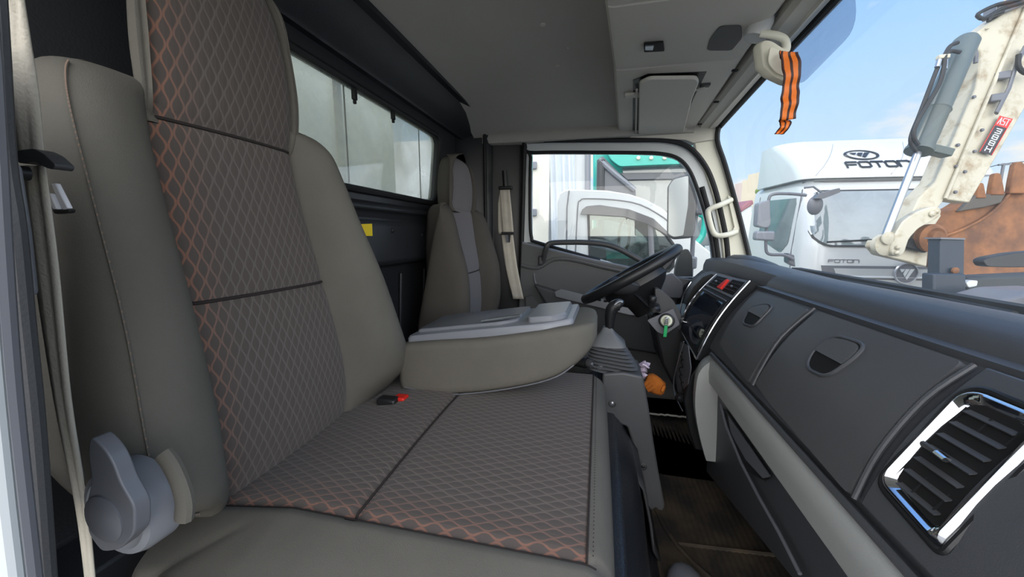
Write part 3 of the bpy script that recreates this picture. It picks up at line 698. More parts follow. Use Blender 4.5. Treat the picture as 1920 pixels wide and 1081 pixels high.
# --- seat belts
wb1 = thing('seat_belt', 'pale grey passenger seat belt hanging in front of the open doorway pillar', 'seat belt', PY(.22,60,250))
def strap(root, name, pl, pr_, y0, y1, m):
    L1 = [PY(y0+(y1-y0)*i/(len(pl)-1), *q) for i, q in enumerate(pl)]; R1 = [PY(y0+(y1-y0)*i/(len(pl)-1), *q) for i, q in enumerate(pr_)]
    L1, R1 = cat(L1, 6), cat(R1, 6); rows = []
    for i, (a, b) in enumerate(zip(L1, R1)):
        row = []
        n = (b-a).cross(V((0,0,1))).normalized()
        for k in range(9):
            t = k/8; f = .0012*math.sin(t*math.pi*4+i*.06); row.append(a.lerp(b, t)-n*f)
        rows.append(row)
    return O(name, G().grid(rows), m, root, smooth=60, solid=.0016)
strap(wb1, 'webbing', [(18,-20),(4,80),(18,180),(33,300)], [(42,-20),(56,80),(70,180),(80,300)], .21, .235, M_web)
strap(wb1, 'lower_webbing', [(36,310),(62,500),(100,750),(140,950),(160,1100)], [(84,310),(108,500),(132,750),(163,950),(178,1100)], .235, .265, M_web)
gc = [PY(.222, *q) for q in ((26,288),(34,281),(62,278),(82,288),(104,308),(100,318),(84,314),(66,303),(34,306))]
O('belt_guide', G().prism(rnd(gc, .003, 3), (0,.012,0)), M_dark, wb1, bevel=.002)
O('guide_pin', G().lathe(PY(.228,52,325), (0,-1,0), [(.006,0),(.006,.006),(.004,.008)], 14), M_black, wb1)
for q in (((88,350),(96,344),(118,382),(127,393),(112,396)),):
    a = [PY(.245, *p) for p in ((94,343),(103,343),(127,390),(115,393))]; b = [PY(.245, *p) for p in ((86,362),(93,362),(107,392),(98,392))]
    t = O('latch_tongue', G().prism(a, (0,.004,0)).prism(b, (0,.004,0)), mat('tongue with painted glare', (246,246,252), .2), wb1, bevel=.001)  # near-white colour stands in for the metal's sky reflection
a = [PY(.247, *p) for p in ((96,392),(128,391),(126,399),(100,401))]
O('tongue_grip', G().prism(a, (0,.006,0)), M_black, wb1, bevel=.0015)
wb3 = thing('seat_belt', 'pale driver seat belt running down the black pillar beside the far door', 'seat belt', PY(1.97,950,340))
strap(wb3, 'webbing', [(937,352),(940,400),(943,436)], [(955,350),(960,400),(963,436)], 1.965, 1.965, M_web)
strap(wb3, 'lower_webbing', [(940,440),(948,500),(962,560)], [(962,440),(970,500),(982,560)], 1.965, 1.945, M_web)
strap(wb3, 'rear_webbing', [(934,380),(934,420),(935,438)], [(939,350),(941,400),(944,438)], 1.975, 1.975, M_web)
O('belt_guide', G().box(PY(1.955,948,352), (.075,.02,.018)), M_black, wb3, bevel=.005)
O('pillar_loop', G().tube([PY(1.96,946,320), PY(1.96,948,352)], .014, 8), M_black, wb3)
O('latch_tongue', G().box(PY(1.95,952,437), (.07,.012,.014)), M_black, wb3, bevel=.003)
O('tongue_plate', G().prism([PY(1.95, *q) for q in ((947,440),(957,440),(956,454),(950,454))], (0,.003,0)), M_chrome, wb3)
st = [PX(-.701, *q) for q in ((676,420),(697,419),(698,442),(676,442))]
s = tag(O('sticker', G().prism(st, (.0012,0,0)), M_yel, smooth=0), 'small bright yellow square sticker on the black rear wall', 'sticker')
# ================================================================ DASHBOARD
da = thing('dashboard', 'long black dashboard with padded top running under the windscreen', 'dashboard', (.5,1.0,1.3))
A0, A1 = V((.455,0,1.594)), V((.340,0,1.406)); AD = (A1-A0).normalized(); AN = V((AD.z,0,-AD.x)); AL = (A1-A0).length
if AN.x > 0: AN = -AN
def face(y, s, w=0):             # curved front face: s metres down from the lid top
    t = s/AL; return A0+AD*s+AN*(w+.014*(1-(2*t-1)**2 if 0 <= t <= 1 else 0))+V((0,y,0))
def FP(px, py):                  # pixel -> (y, s) on that face (chord plane)
    p = PN(A0+AN*.009, AN, px, py); return (p.y, (p-A0).dot(AD))
def sec(y):
    e = max(0, (.62-y)/.5); k = .03*e**1.6                       # pad swells toward the passenger end
    P = [(.86,1.56),(.80,1.592),(.70,1.617),(.60+k,1.634),(.56+k*.8,1.640),(.528+k*.6,1.638),(.503+k*.4,1.626),(.490+k*.2,1.611),(.486,1.600),(.474,1.599),(.462,1.600)]
    P = [V((x, y, z)) for x, z in P]
    for i in range(0, 9): P.append(face(y, AL*i/8, -.008 if 0 <= i <= 8 else 0))
    P += [V((x, y, z)) for x, z in ((.350,1.398),(.352,1.385),(.345,1.378),(.40,1.30),(.55,1.2),(.86,1.2))]
    return P
ys = [.10,.12,.2,.3,.4,.5,.6,.75,.95,1.15,1.235]
body = O('dash_body', G().rings([sec(y) for y in ys]), M_dash, da, smooth=32)
# bare face areas beside the lids (flush skin)
def facepatch(y0, y1, s0, s1, h, m, name, parent=None, bev=.003, nu=10, nv=12, r=.008):
    pl = rnd([(y0,s0),(y1,s0),(y1,s1),(y0,s1)], r, 4); return O(name, patch([(p[0], p[1]) for p in pl], lambda u, v, w: face(u, v, w-.009), h, nu, nv), m, parent or da, smooth=50, bevel=bev)
yl = [FP(1415,540)[0], FP(1515,578)[0], FP(1812,676)[0]]
# lids: outlines measured on the face
def lid(q, name, hr):
    pl = [FP(*p) for p in q]; pl = rnd([V((a, b, 0)) for a, b in pl], .010, 4)
    o = O(name, patch([(p.x, p.y) for p in pl], lambda u, v, w: face(u, v, w-.008), .012, 24, 20), M_dash2, da, smooth=50, bevel=.003)
    h = [FP(*p) for p in hr]; cy = sum(p[0] for p in h)/len(h); cs = sum(p[1] for p in h)/len(h)
    H = rnd([V((a, b, 0)) for a, b in h], .02, 6)
    rim = [face(p.x, p.y, .0045) for p in H]
    ho = O('handle_rim', G().tube(rim, .0035, 8, closed=True), M_dash, o)
    # dark finger well (set just proud of the lid skin) and the pull flap over its upper half
    O('finger_well', patch([(cy+(p.x-cy)*.97, cs+(p.y-cs)*.97) for p in H], lambda u, v, w: face(u, v, w), .0052, 12, 12), M_pitch, o, smooth=50)
    mid = cs+.006; top = [(p.x, min(p.y, mid)) for p in H]
    k = .90
    T_ = [(cy+(a-cy)*k, cs+(b-cs)*k) for a, b in top]
    smax = max(b for a, b in T_); T2 = []
    for a, b in T_:
        if not T2 or abs(a-T2[-1][0])+abs(b-T2[-1][1]) > 1e-5: T2.append((a, b))
    O('pull_flap', patch(T2, lambda u, v, w: face(u, v, w), .0085, 12, 8), M_dash2, o, smooth=50, bevel=.0015)
    return o
lid([(1417,543),(1513,577),(1400,716),(1348,646)], 'glovebox_lid', [(1442,570),(1452,576),(1420,617),(1397,610),(1412,578)])
lid([(1530,580),(1800,673),(1583,922),(1413,722)], 'glovebox_lid', [(1570,630),(1628,648),(1608,678),(1560,714),(1520,696),(1532,662)])
# raised mouldings between lids
for q in (((1522,574),(1470,635),(1432,690),(1409,720)), ((1818,678),(1740,752),(1655,850),(1592,928))):
    pts = cat([face(*FP(*p), .002) for p in q], 4)
    O('divider_bead', G().tube(pts, .0036, 8), M_dash, da)
# right-hand part of the fascia around the vent
yr = FP(1818,678)[0]
O('fascia_skin', patch([(.105, .0), (FP(1822,690)[0]-.004, .0), (FP(1600,930)[0]-.006, AL), (.105, AL)], lambda u, v, w: face(u, v, w-.009), .012, 20, 14), M_dash, da, smooth=50, bevel=.003)
# ledge under the lids + light grey decorative strip
def strip_pt(y, k):
    lo = .03*max(0, (1.1-y))
    tab = [(.352,1.392),(.338,1.388),(.328,1.380),(.327,1.350),(.330,1.318),(.352,1.308)]
    x, z = tab[k]; return V((x, y, z-lo*.5))
g = G(); g.rings([[strip_pt(y, k) for k in range(1, 6)]+[V((.37,y,1.312)), V((.37,y,1.386))] for y in (.10,.3,.5,.7,.9,1.05,1.13,1.16)])
O('grey_trim_strip', g, M_grey, da, smooth=60)['label'] = 'light grey trim strip'
O('lid_ledge', G().tube([V((.338,y,1.398-.015*max(0,1.1-y))) for y in (.10,.4,.7,1.0,1.18)], .006, 8), M_dash, da)
# grey rounded end cap sweeping down beside the centre stack
R = []
for y, a in ((1.155,0),(1.175,.0),(1.20,.004),(1.222,.012),(1.235,.03)):
    R.append([V((p.x+a, y, p.z)) for p in cat([V((.338,0,1.384)),V((.318,0,1.372)),V((.300,0,1.34)),V((.296,0,1.28)),V((.300,0,1.22)),V((.318,0,1.14)),V((.340,0,1.07))], 3)]+[V((.40,y,1.07)), V((.40,y,1.384))])
O('grey_end_cap', G().rings(R), M_grey, da, smooth=60)['label'] = 'light grey rounded end cap'
# lower knee panel with pocket
def low(y):
    bz = .97+.16*max(0, min(1, (1.25-y)/.6)); 
    return [V((.352,y,1.318)), V((.356,y,1.29)), V((.362,y,(1.29+bz)/2+.03)), V((.368,y,bz+.01)), V((.376,y,bz)), V((.40,y,bz)), V((.42,y,bz+.02)), V((.42,y,1.318))]
O('knee_panel', G().rings([low(y) for y in (.10,.3,.5,.65,.8,.95,1.1,1.2,1.24)]), M_dash, da, smooth=50)
pq = [PX(.352, *q) for q in ((1352,760),(1366,772),(1448,890),(1438,902),(1395,880),(1362,800))]
O('storage_pocket', G().prism(rnd(pq, .01, 3), (-.004,0,0)), M_black, da, bevel=.002)
O('pocket_edge', G().tube([PX(.345, *q) for q in ((1351,758),(1362,800),(1390,868),(1425,935),(1462,1000),(1500,1075))], .0035, 8), M_slate, da)
O('pocket_insert', G().prism([PX(.346, *q) for q in ((1366,778),(1446,893),(1432,896),(1400,862),(1372,812))], (-.002,0,0)), M_slate, da)
# --- right air vent
vt = thing('air_vent', 'large chrome-framed air vent at the passenger end of the dashboard', 'air vent', face(.4,.1))
vq = [(1826,727),(1655,908),(1766,1034),(1945,858),(2060,775)]
vp = [FP(*q) for q in vq]; TL, BL, BR = V((*vp[0],0)), V((*vp[1],0)), V((*vp[2],0))
TR = V((BR.x-(BL.x-TL.x)*.9-.0, TL.y, 0)); TR.x = TL.x-(BL.x-BR.x)*1.0
outer = rnd([TL, BL, BR, TR], [.022,.016,.012,.03], 6)
def inset(P, d):
    c = sum(P, V((0,0,0)))/len(P); out = []
    for p in P: q = p-c; out.append(c+V((q.x*(1-d/abs(TL.x-TR.x)*2), q.y*(1-d/abs(BL.y-TL.y)*2), 0)))
    return out
I1, I2 = inset(outer, .006), inset(outer, .013)
rr = [[face(p.x, p.y, .003) for p in outer], [face(p.x, p.y, .010) for p in inset(outer, .003)], [face(p.x, p.y, .011) for p in I1], [face(p.x, p.y, .003) for p in I2]]
cols = [[rr[k][j] for k in range(4)] for j in range(len(outer))]
O('chrome_frame', G().rings(cols, False, False, True), M_chrome, vt, smooth=60)
O('dark_surround', G().tube([face(p.x, p.y, .003) for p in inset(outer, -.003)], .004, 8, closed=True), M_black, vt)
O('vent_cavity', patch([(p.x, p.y) for p in I2], lambda u, v, w: face(u, v, w), .0035, 10, 10), M_pitch, vt, smooth=50)
s0, s1 = min(p.y for p in I2), max(p.y for p in I2)
I2l = [(p.x, p.y) for p in I2]
for k in range(7):
    s = s0+(s1-s0)*(k+.75)/7.4; a, b = poly_clip(I2l, s)
    A, B = face(a+.006, s, .005), face(b-.006, s, .005)
    O('vent_slat', G().ribbon([A, B], AN*.0028+AD*.0030, .0014), M_dark, vt)
for k in range(3):
    y = I2[0].x+0; ym = (TL.x+TR.x)/2+(k-1)*.028
    O('vent_vane', G().ribbon([face(ym, s0+.01, .003), face(ym, s1-.01, .003)], AN*.003, .0015), M_black, vt)
sm = s0+(s1-s0)*.52; ym = (TL.x+TR.x)/2+.006
O('vent_knob', G().tube([face(ym+.016, sm, .011), face(ym-.008, sm, .012)], .0035, 8), M_dark, vt)
O('knob_tip', G().tube([face(ym-.006, sm, .014), face(ym-.018, sm+.001, .013)], .004, 8, flat=(.8,1.1)), M_chrome, vt)
# puffy lower end
g = G(); R = []
for y, r in ((.10,.055),(.16,.055),(.22,.05),(.28,.038),(.32,.016)):
    R.append([V((.345+math.cos(2*math.pi*k/16)*r*.6, y, 1.372+math.sin(2*math.pi*k/16)*r)) for k in range(16)])
O('end_bolster', g.rings(R), M_dash, da, smooth=60)
# --- centre stack (Y 1.23 .. 1.42)
cs_ = thing('centre_stack', 'centre console with chrome-edged touchscreen, twin vents and red hazard button', 'console', (.4,1.33,1.35))
TRc, BRc = PY(1.235,1408,527), PY(1.235,1308,674); TLc, BLc = PY(1.42,1345,514), PY(1.42,1273,612)
def cs(u, v, w=0):               # u 0..1 left->right (driver->passenger), v 0..1 top->bottom, w outward
    a = TLc.lerp(TRc, u); b = BLc.lerp(BRc, u); p = a.lerp(b, v); n = (b-a).cross(TRc-TLc).normalized()
    if n.x > 0: n = -n
    return p+n*(w+.016*math.sin(math.pi*max(0, min(1, v))))
R = []
for j in range(13):
    v = j/12; R.append([cs(u/6, v, 0) for u in range(7)]+[cs(1, v, -.09)+V((.05,0,0)), cs(0, v, -.09)+V((.05,0,0))])
O('stack_body', G().rings(R), M_black, cs_, smooth=40)
def csi(px, py): # pixel to (u,v) numerically
    u, v = .5, .5
    for _ in range(25):
        def prj(u, v):
            p = cs(u, v, .002)-CAM; d = p.dot(FWD); return (960+FPX*p.dot(RT)/d, 540.5-FPX*p.dot(UPV)/d)
        x, y = prj(u, v); ex, ey = px-x, py-y; x1, y1 = prj(u+.01, v); x2, y2 = prj(u, v+.01)
        a, b, c, d = (x1-x)/.01, (x2-x)/.01, (y1-y)/.01, (y2-y)/.01; D = a*d-b*c
        u += (ex*d-ey*b)/D; v += (a*ey-c*ex)/D
    return u, v
def cpoly(q, h, m, name, par=None, h0=0, bev=0, r=0, nu=8, nv=8):
    pl = [csi(*p) for p in q]; 
    if r: pl = [(p.x, p.y) for p in rnd([V((a, b, 0)) for a, b in pl], r, 4)]
    return O(name, patch(pl, lambda u, v, w: cs(u, v, w+h0), h, nu, nv), m, par or cs_, smooth=40, bevel=bev)
O('chrome_edge', G().tube([cs(1, v/12, .003) for v in range(13)], .0035, 8), M_chrome, cs_)
O('chrome_edge', G().tube([cs(u/8, 1, .003) for u in range(9)], .0035, 8), M_chrome, cs_)
O('chrome_edge', G().tube([cs(0, v/12, .003) for v in range(13)], .0028, 8), M_satin, cs_)
O('top_plate', patch([(0,0),(1,0),(1,.24),(0,.24)], lambda u, v, w: cs(u, v, w), .003, 8, 4), M_slate, cs_, bevel=.001)
scr = O('display_bezel', patch([(.06,.27),(.94,.27),(.94,.95),(.06,.95)], lambda u, v, w: cs(u, v, w), .004, 8, 10), M_black, cs_, bevel=.002)
O('display', patch([(.14,.33),(.86,.33),(.86,.80),(.14,.80)], lambda u, v, w: cs(u, v, w+.002), .003, 8, 8), M_screen, scr)
O('lower_button_panel', patch([(.14,.82),(.86,.82),(.86,.93),(.14,.93)], lambda u, v, w: cs(u, v, w+.003), .0015, 6, 3), M_screen, scr)
O('volume_knob', G().lathe(cs(.14,.86,.004), (cs(.14,.86,1)-cs(.14,.86,0)), [(.007,0),(.007,.008),(.005,.010)], 18), M_chrome, scr)
O('bezel_bar', G().tube([cs(.1,.295,.006), cs(.9,.295,.006)], .0022, 6), M_slate, scr)
for k in range(4):
    O('side_button', G().tube([cs(.965,.36+.13*k,.005), cs(.965,.44+.13*k,.005)], .0025, 6), M_dark, cs_)
    O('side_button', G().tube([cs(.035,.36+.13*k,.005), cs(.035,.44+.13*k,.005)], .0025, 6), M_dark, cs_)
O('edge_clip', G().box(cs(0,1,.004), (.012,.012,.012)), M_satin, cs_, bevel=.002)
for u0 in (.08, .58):
    vo = O('vent_opening', patch([(u0,.03),(u0+.34,.03),(u0+.34,.21),(u0,.21)], lambda u, v, w: cs(u, v, w+.002), .002, 4, 4), M_pitch, cs_)
    for k in range(3): O('slat', G().tube([cs(u0+.01,.075+.045*k,.005), cs(u0+.33,.075+.045*k,.005)], .0011, 6), M_dark, vo)
    O('slider', G().ball(cs(u0+.17,.12,.008), (.004,.006,.004), 8), M_satin, vo)
O('hazard_button', patch([(.425,.20),(.56,.20),(.52,.05),(.47,.05)], lambda u, v, w: cs(u, v, w+.002), .009, 4, 4), M_red, cs_, bevel=.0015)
# lower part of the stack with torn recess and lighter socket
R = [[V((x, 1.245, z)), V((x+.02, 1.39, z)), V((x+.12, 1.39, z)), V((x+.12, 1.245, z))] for x, z in ((.335,1.37),(.30,1.30),(.285,1.22),(.305,1.12),(.33,1.05))]
ls = O('lower_stack', G().rings(R), M_black, cs_, bevel=.005)
rc = [PY(1.24, *q) for q in ((1296,640),(1300,660),(1290,715),(1284,745),(1272,740),(1268,712),(1278,665))]
O('open_recess', G().prism([PX(.298, *q) for q in ((1278,640),(1292,648),(1297,690),(1288,740),(1272,735),(1268,700))], (-.003,0,0)), M_slate, ls, bevel=.001)
g = G()
for k in range(5): 
    p = PX(.292, 1279+2*math.sin(k*2), 660+14*k); g.tube(cat([p, p+V((-.004,.012,-.01)), p+V((-.002,-.008,-.02)), p+V((0,.004,-.03))], 4), .0016, 5)
O('loose_wires', g, M_pitch, ls)
O('lighter_socket', G().lathe(PX(.285,1277,745), (-1,-.35,.1), [(.016,-.005),(.016,.006),(.012,.008),(.010,.016),(.007,.018)], 20), M_black, ls)
O('bright_edge', G().tube(cat([PX(.284, *q) for q in ((1282,640),(1268,690),(1263,715),(1266,740),(1280,770))], 3), .002, 6), M_satin, ls)
# --- driver side of the dash: binnacle, lower fascia
db = thing('instrument_binnacle', 'hooded black instrument cluster behind the steering wheel', 'instrument cluster', (.5,1.6,1.5))
R = []
for y, k in ((1.235,0),(1.30,.2),(1.42,.8),(1.55,1),(1.7,.9),(1.85,.4),(2.0,.0)):
    R.append([V((.86,y,1.55)), V((.72,y,1.612)), V((.60,y,1.634+.015*k)), V((.545-.01*k,y,1.640+.018*k)), V((.515-.02*k,y,1.630+.014*k)), V((.505-.02*k,y,1.605)), V((.50,y,1.50)), V((.50,y,1.3)), V((.86,y,1.3))])
O('top_pad', G().rings(R), M_dash, db, smooth=40)
hd = cat([PY(1.62, *q) for q in ((1278,590),(1283,560),(1296,532),(1315,514),(1334,508),(1344,514))], 4)
O('cluster_hood', G().rings([[p, p+V((.0,-.19,.004)), p+V((.10,-.19,-.02)), p+V((.10,0,-.02))] for p in hd]), M_dark, db, bevel=.004)
q = [(1282,592),(1288,562),(1300,538),(1318,519),(1334,513),(1345,518),(1330,555),(1305,598),(1292,604)]
O('cluster_face', G().prism([PY(1.46, *p) for p in q], (.05,.10,-.02)), M_pitch, db)
O('cluster_lens', G().prism([PY(1.448, *p) for p in ((1290,592),(1296,566),(1306,546),(1324,530),(1336,530),(1322,560),(1302,596))], (.0015,.003,0)), M_screen, db, smooth=0)
O('chrome_trim', G().tube(cat([PY(1.44, *p) for p in ((1296,528),(1284,548),(1277,572),(1276,590),(1288,606),(1298,618))], 3), .003, 8), M_chrome, db)
R = []
for y in (1.40,1.45,1.6,1.8,2.0):
    R.append([V((.86,y,1.58)), V((.50,y,1.58)), V((.42,y,1.50)), V((.39,y,1.42)), V((.42,y,1.25)), V((.50,y,1.05)), V((.60,y,.95)), V((.86,y,.95))])
O('lower_fascia', G().rings(R), M_black, db, bevel=.008)
O('side_vent', G().prism([PY(1.95, *p) for p in ((1230,520),(1262,512),(1280,530),(1282,560),(1235,556))], (.0,.02,0)), M_slate, db, bevel=.004)
hm = thing('dash_corner_pad', 'rounded dark grey pad at the driver end of the dashboard top', 'dashboard pad', PY(1.75,1335,500))
R = []
for y, r in ((1.84,.008),(1.82,.028),(1.76,.042),(1.62,.044),(1.48,.032),(1.36,.018),(1.28,.006)):
    c = V((.575-.0*(1.84-y), y, 1.625)); R.append([c+V((math.cos(2*math.pi*k/14)*r*1.5, 0, math.sin(2*math.pi*k/14)*r)) for k in range(14)])
O('pad', G().rings(R), M_dark, hm, smooth=60)
# ================================================================ STEERING
sw_ = thing('steering_wheel', 'black steering wheel seen nearly edge-on', 'steering wheel', (.12,1.5,1.6))
rim0, rim1 = PY(1.5,1098,560), PY(1.5,1268,466)
wc = (rim0+rim1)/2; wr = (rim1-rim0).length/2; wd = (rim1-rim0).normalized(); wn = V((-wd.z,0,wd.x)); wy = V((0,.997,-.085))
cir = lambda r, h, a: wc+(wd*math.cos(a)+wy*math.sin(a))*r+wn*h
O('rim', G().tube([cir(wr, 0, 2*math.pi*k/64) for k in range(64)], .0185, 12, closed=True), M_black, sw_)
O('hub', G().rings([[cir(r*(1+.15*math.cos(2*a)), h, a) for a in [2*math.pi*k/32 for k in range(32)]] for r, h in ((.02,-.005),(.08,-.010),(.105,-.02),(.110,-.05),(.09,-.08),(.06,-.11),(.05,-.16))]), M_black, sw_)
for a in (.0, 1.9, -1.9, 3.14):
    if a == 3.14: continue
    pts = cat([cir(.07, -.045, a), cir(.12, -.035, a), cir(.165, -.015, a), cir(wr-.004, 0, a)], 4)
    O('spoke', G().tube(pts, .026, 10, flat=(.7,1.5), up=wn), M_dark, sw_)
sc = thing('steering_column', 'black steering column shroud with ignition panel', 'steering column', (.25,1.5,1.3))
q0 = cir(0, -.09, 0); ax = -wn
R = []
for d, a, b, c in ((0,.055,.07,0),(.03,.075,.085,.0),(.09,.082,.09,.02),(.16,.075,.09,.05),(.22,.06,.08,.09)):
    cc = q0+ax*d*.72+V((c,0,-.0)); R.append([cc+V((p.x*.85, p.y, -p.x*.6+p.z)) for p in rnd([V((-a,-b,0)),V((a,-b,0)),V((a,b,0)),V((-a,b,0))], .03, 3)])
O('column_shroud', G().rings(R), M_black, sc, smooth=50)
O('shroud_upper', G().prism(rnd([PY(1.40, *p) for p in ((1228,540),(1236,541),(1262,562),(1278,590),(1272,612),(1246,590),(1230,585))], .008, 3), (0,.16,0)), M_dark, sc, bevel=.008)
ig = [PY(1.375, *p) for p in ((1213,600),(1262,578),(1268,590),(1275,608),(1246,628),(1232,622))]
ip = O('ignition_panel', G().prism(rnd(ig, .006, 3), (.02,.12,-.02)), M_slate, sc, bevel=.004)
kc = PY(1.365,1250,601)
kn = (CAM-kc).normalized()*.55+V((-.2,-.7,.2)).normalized()*.45; kn.normalize()
O('bezel', G().lathe(kc, kn, [(.026,-.01),(.026,.002),(.022,.005)], 26), M_black, ip)
O('lock_ring', G().lathe(kc, kn, [(.0185,0),(.0185,.008),(.012,.010),(.009,.006)], 24), mat('pale plastic ring', (225,228,205), .4), ip)
ky = thing('ignition_key', 'silver ignition key with a green tag hanging from it', 'key', kc)
O('key_head', G().box(kc+kn*.014, (.008,.012,.020)).box(kc+kn*.022, (.012,.010,.024)), M_chrome, ky, bevel=.002)
O('key_ring', G().tube([kc+kn*.024+V((.000,0,-.012))+V((math.cos(a)*.006,0,math.sin(a)*.006)) for a in [2*math.pi*k/14 for k in range(14)]], .0012, 6, closed=True), M_chrome, ky)
a, b = kc+kn*.022+V((0,0,-.016)), kc+kn*.022+V((-.002,0,-.058))
O('green_tag', G().ribbon([a, a.lerp(b,.5), b], (.0055,0,0), .004), mat('green plastic', (30,168,96), .4), ky, bevel=.001)
st = PY(1.36,1222,566)
O('stalk', G().tube([st+V((.02,.03,-.02)), st+V((0,0,-.01)), st+V((0,-.01,.02))], .013, 12), M_black, sc)
O('stalk_knob', G().lathe(st+V((.0,-.012,.004)), (.05,-.1,1), [(.012,0),(.014,.004),(.013,.016),(.010,.020)], 16), M_black, sc)
O('stalk_base', G().lathe(st+V((.01,.01,-.03)), (0,-.2,1), [(.022,0),(.020,.012),(.014,.018)], 18), M_black, sc)
O('lower_cowl', G().rings([[V((.20,1.40,1.44)),V((.20,1.62,1.44)),V((.45,1.62,1.50)),V((.45,1.40,1.50))],[V((.24,1.42,1.28)),V((.24,1.60,1.28)),V((.46,1.60,1.26)),V((.46,1.42,1.26))],[V((.38,1.44,1.02)),V((.38,1.58,1.02)),V((.5,1.58,1.0)),V((.5,1.44,1.0))]]), M_black, sc, bevel=.01)
# ================================================================ ENGINE TUNNEL, GEAR CONSOLE
ec = thing('engine_cover', 'glossy black vinyl covered engine hump below the bench seat front', 'engine cover', (.0,.8,.9))
rows = []
for y in (.10,.3,.5,.7,.85,.98,1.06,1.12,1.16):
    k = max(0, (y-.95)/.2); w = .006*math.sin(9*y); top_ = 1.205
    pts = cat([V((-.60,y,1.19)), V((-.2,y,1.20)), V((.03,y,top_)), V((.07+w,y,top_-.012)), V((.105+w,y,top_-.06)), V((.118+w,y,1.08)), V((.135-w,y,1.0)), V((.15,y,.93)), V((.175,y,.90))], 4)
    rows.append(pts)
O('vinyl_skin', G().grid(rows), M_hump, ec, smooth=60, solid=.006)
rows = []
for z, x in ((1.19,.085),(1.10,.145),(1.0,.165),(.93,.18),(.90,.20)):
    rows.append([V((x-.012+.004*math.sin(z*40), y, z)) for y in (.93,.97,1.01,1.05,1.09,1.12)])
O('carpet_flap', G().grid(rows), M_dark, ec, smooth=60, solid=.006)
gcn = thing('gear_console', 'dark grey plastic pedestal carrying the gear lever', 'gear console', (.1,1.2,.9))
def con(px, py, y=1.125): return PY(y, px, py)
F_ = [(1130,700),(1168,698),(1206,706),(1216,760),(1226,830),(1236,890),(1247,950),(1240,962),(1215,962),(1206,900),(1192,850),(1176,800),(1150,790),(1138,785),(1128,740)]
O('pedestal', G().prism(rnd([con(*q) for q in F_], .008, 3), (.0,.16,.0)), M_dash2, gcn, bevel=.010, bseg=3)
for q in ((1148,756),(1206,874)):
    p = con(*q); O('screw_recess', G().lathe(p+V((0,-.001,0)), (0,-1,0), [(.012,-.004),(.012,.001),(.0095,.002),(.008,-.002)], 20), M_dark, gcn)
    O('screw', G().lathe(p+V((0,.0,0)), (0,-1,0), [(.006,-.003),(.006,.0015),(.003,.003)], 12), M_satin if q[1] < 800 else M_black, gcn)
gl_ = thing('gear_lever', 'black gear lever with pleated rubber boot and shiny knob', 'gear lever', (.07,1.2,1.3))
# boot: stacked pleats, rectangular, shifting toward the knob
base, tip = PY(1.205,1152,690), PY(1.205,1138,641)
R = []; NPL = 8
for i in range(NPL*4+1):
    t = i/(NPL*4); ph = (i % 4)/4
    c = base.lerp(tip, t); r = .086-.030*t
    r += .013*(math.cos(2*math.pi*ph)*-1 if 1 else 0)*(1-.3*t)
    a, b = r*.88, r*.80; R.append([c+V((p.x, p.y, -.12*p.x)) for p in rnd([V((-a,-b,0)),V((a,-b,0)),V((a,b,0)),V((-a,b,0))], r*.45, 4)])
O('pleated_boot', G().rings(R), M_boot, gl_, smooth=45)
R = []
for h, r in ((.0,.058),(.008,.056),(.038,.024),(.05,.017),(.055,.014)):
    c = tip+V((.0,0,-.004+h)); R.append([c+V((p.x, p.y, 0)) for p in rnd([V((-r,-r*.9,0)),V((r,-r*.9,0)),V((r,r*.9,0)),V((-r,r*.9,0))], r*.5, 4)])
O('boot_cap', G().rings(R), M_boot, gl_, smooth=45)
kb = [PY(1.205, *q) for q in ((1143,614),(1143,604),(1144,592),(1147,580),(1153,573),(1162,570),(1167,572))]
O('knob', G().tube(cat(kb, 4), [.0145+.008*min(1, i/12) if i < 20 else .0225-.0025*(i-20) for i in range(25)], 14, flat=(.85,1.0)), M_black, gl_)
O('knob_plate', G().tube(cat([PY(1.193, *q)+V((0,0,.004)) for q in ((1150,576),(1155,570),(1162,566),(1167,568))], 3), .009, 10, flat=(.5,1)), M_satin, gl_)
O('chrome_collar', G().lathe(PY(1.205,1143,616), (0,0,1), [(.013,-.005),(.0135,0),(.0125,.005)], 16), M_chrome, gl_)
hb = thing('hand_brake', 'black hand brake lever with round release button lying beside the folded armrest', 'hand brake', PY(1.17,1080,685))
c = [PY(1.20,1000,690), PY(1.18,1040,684), PY(1.16,1075,677), PY(1.145,1100,680)]
O('lever', G().tube(cat(c, 5), [.012+.001*i*.4 for i in range(16)], 12), M_black, hb)
e = PY(1.14,1107,681); dv = V((.75,-.6,0)).normalized()
O('end_ring', G().lathe(e, dv, [(.013,-.01),(.014,.0),(.012,.006),(.008,.006),(.008,.003)], 20), M_dark, hb)
O('release_button', G().lathe(e, dv, [(.006,0),(.006,.008),(.003,.010)], 14), M_satin, hb)
O('cable_knob', G().ball(PY(1.15,1126,688), (.012,.009,.010), 10), M_slate, hb)
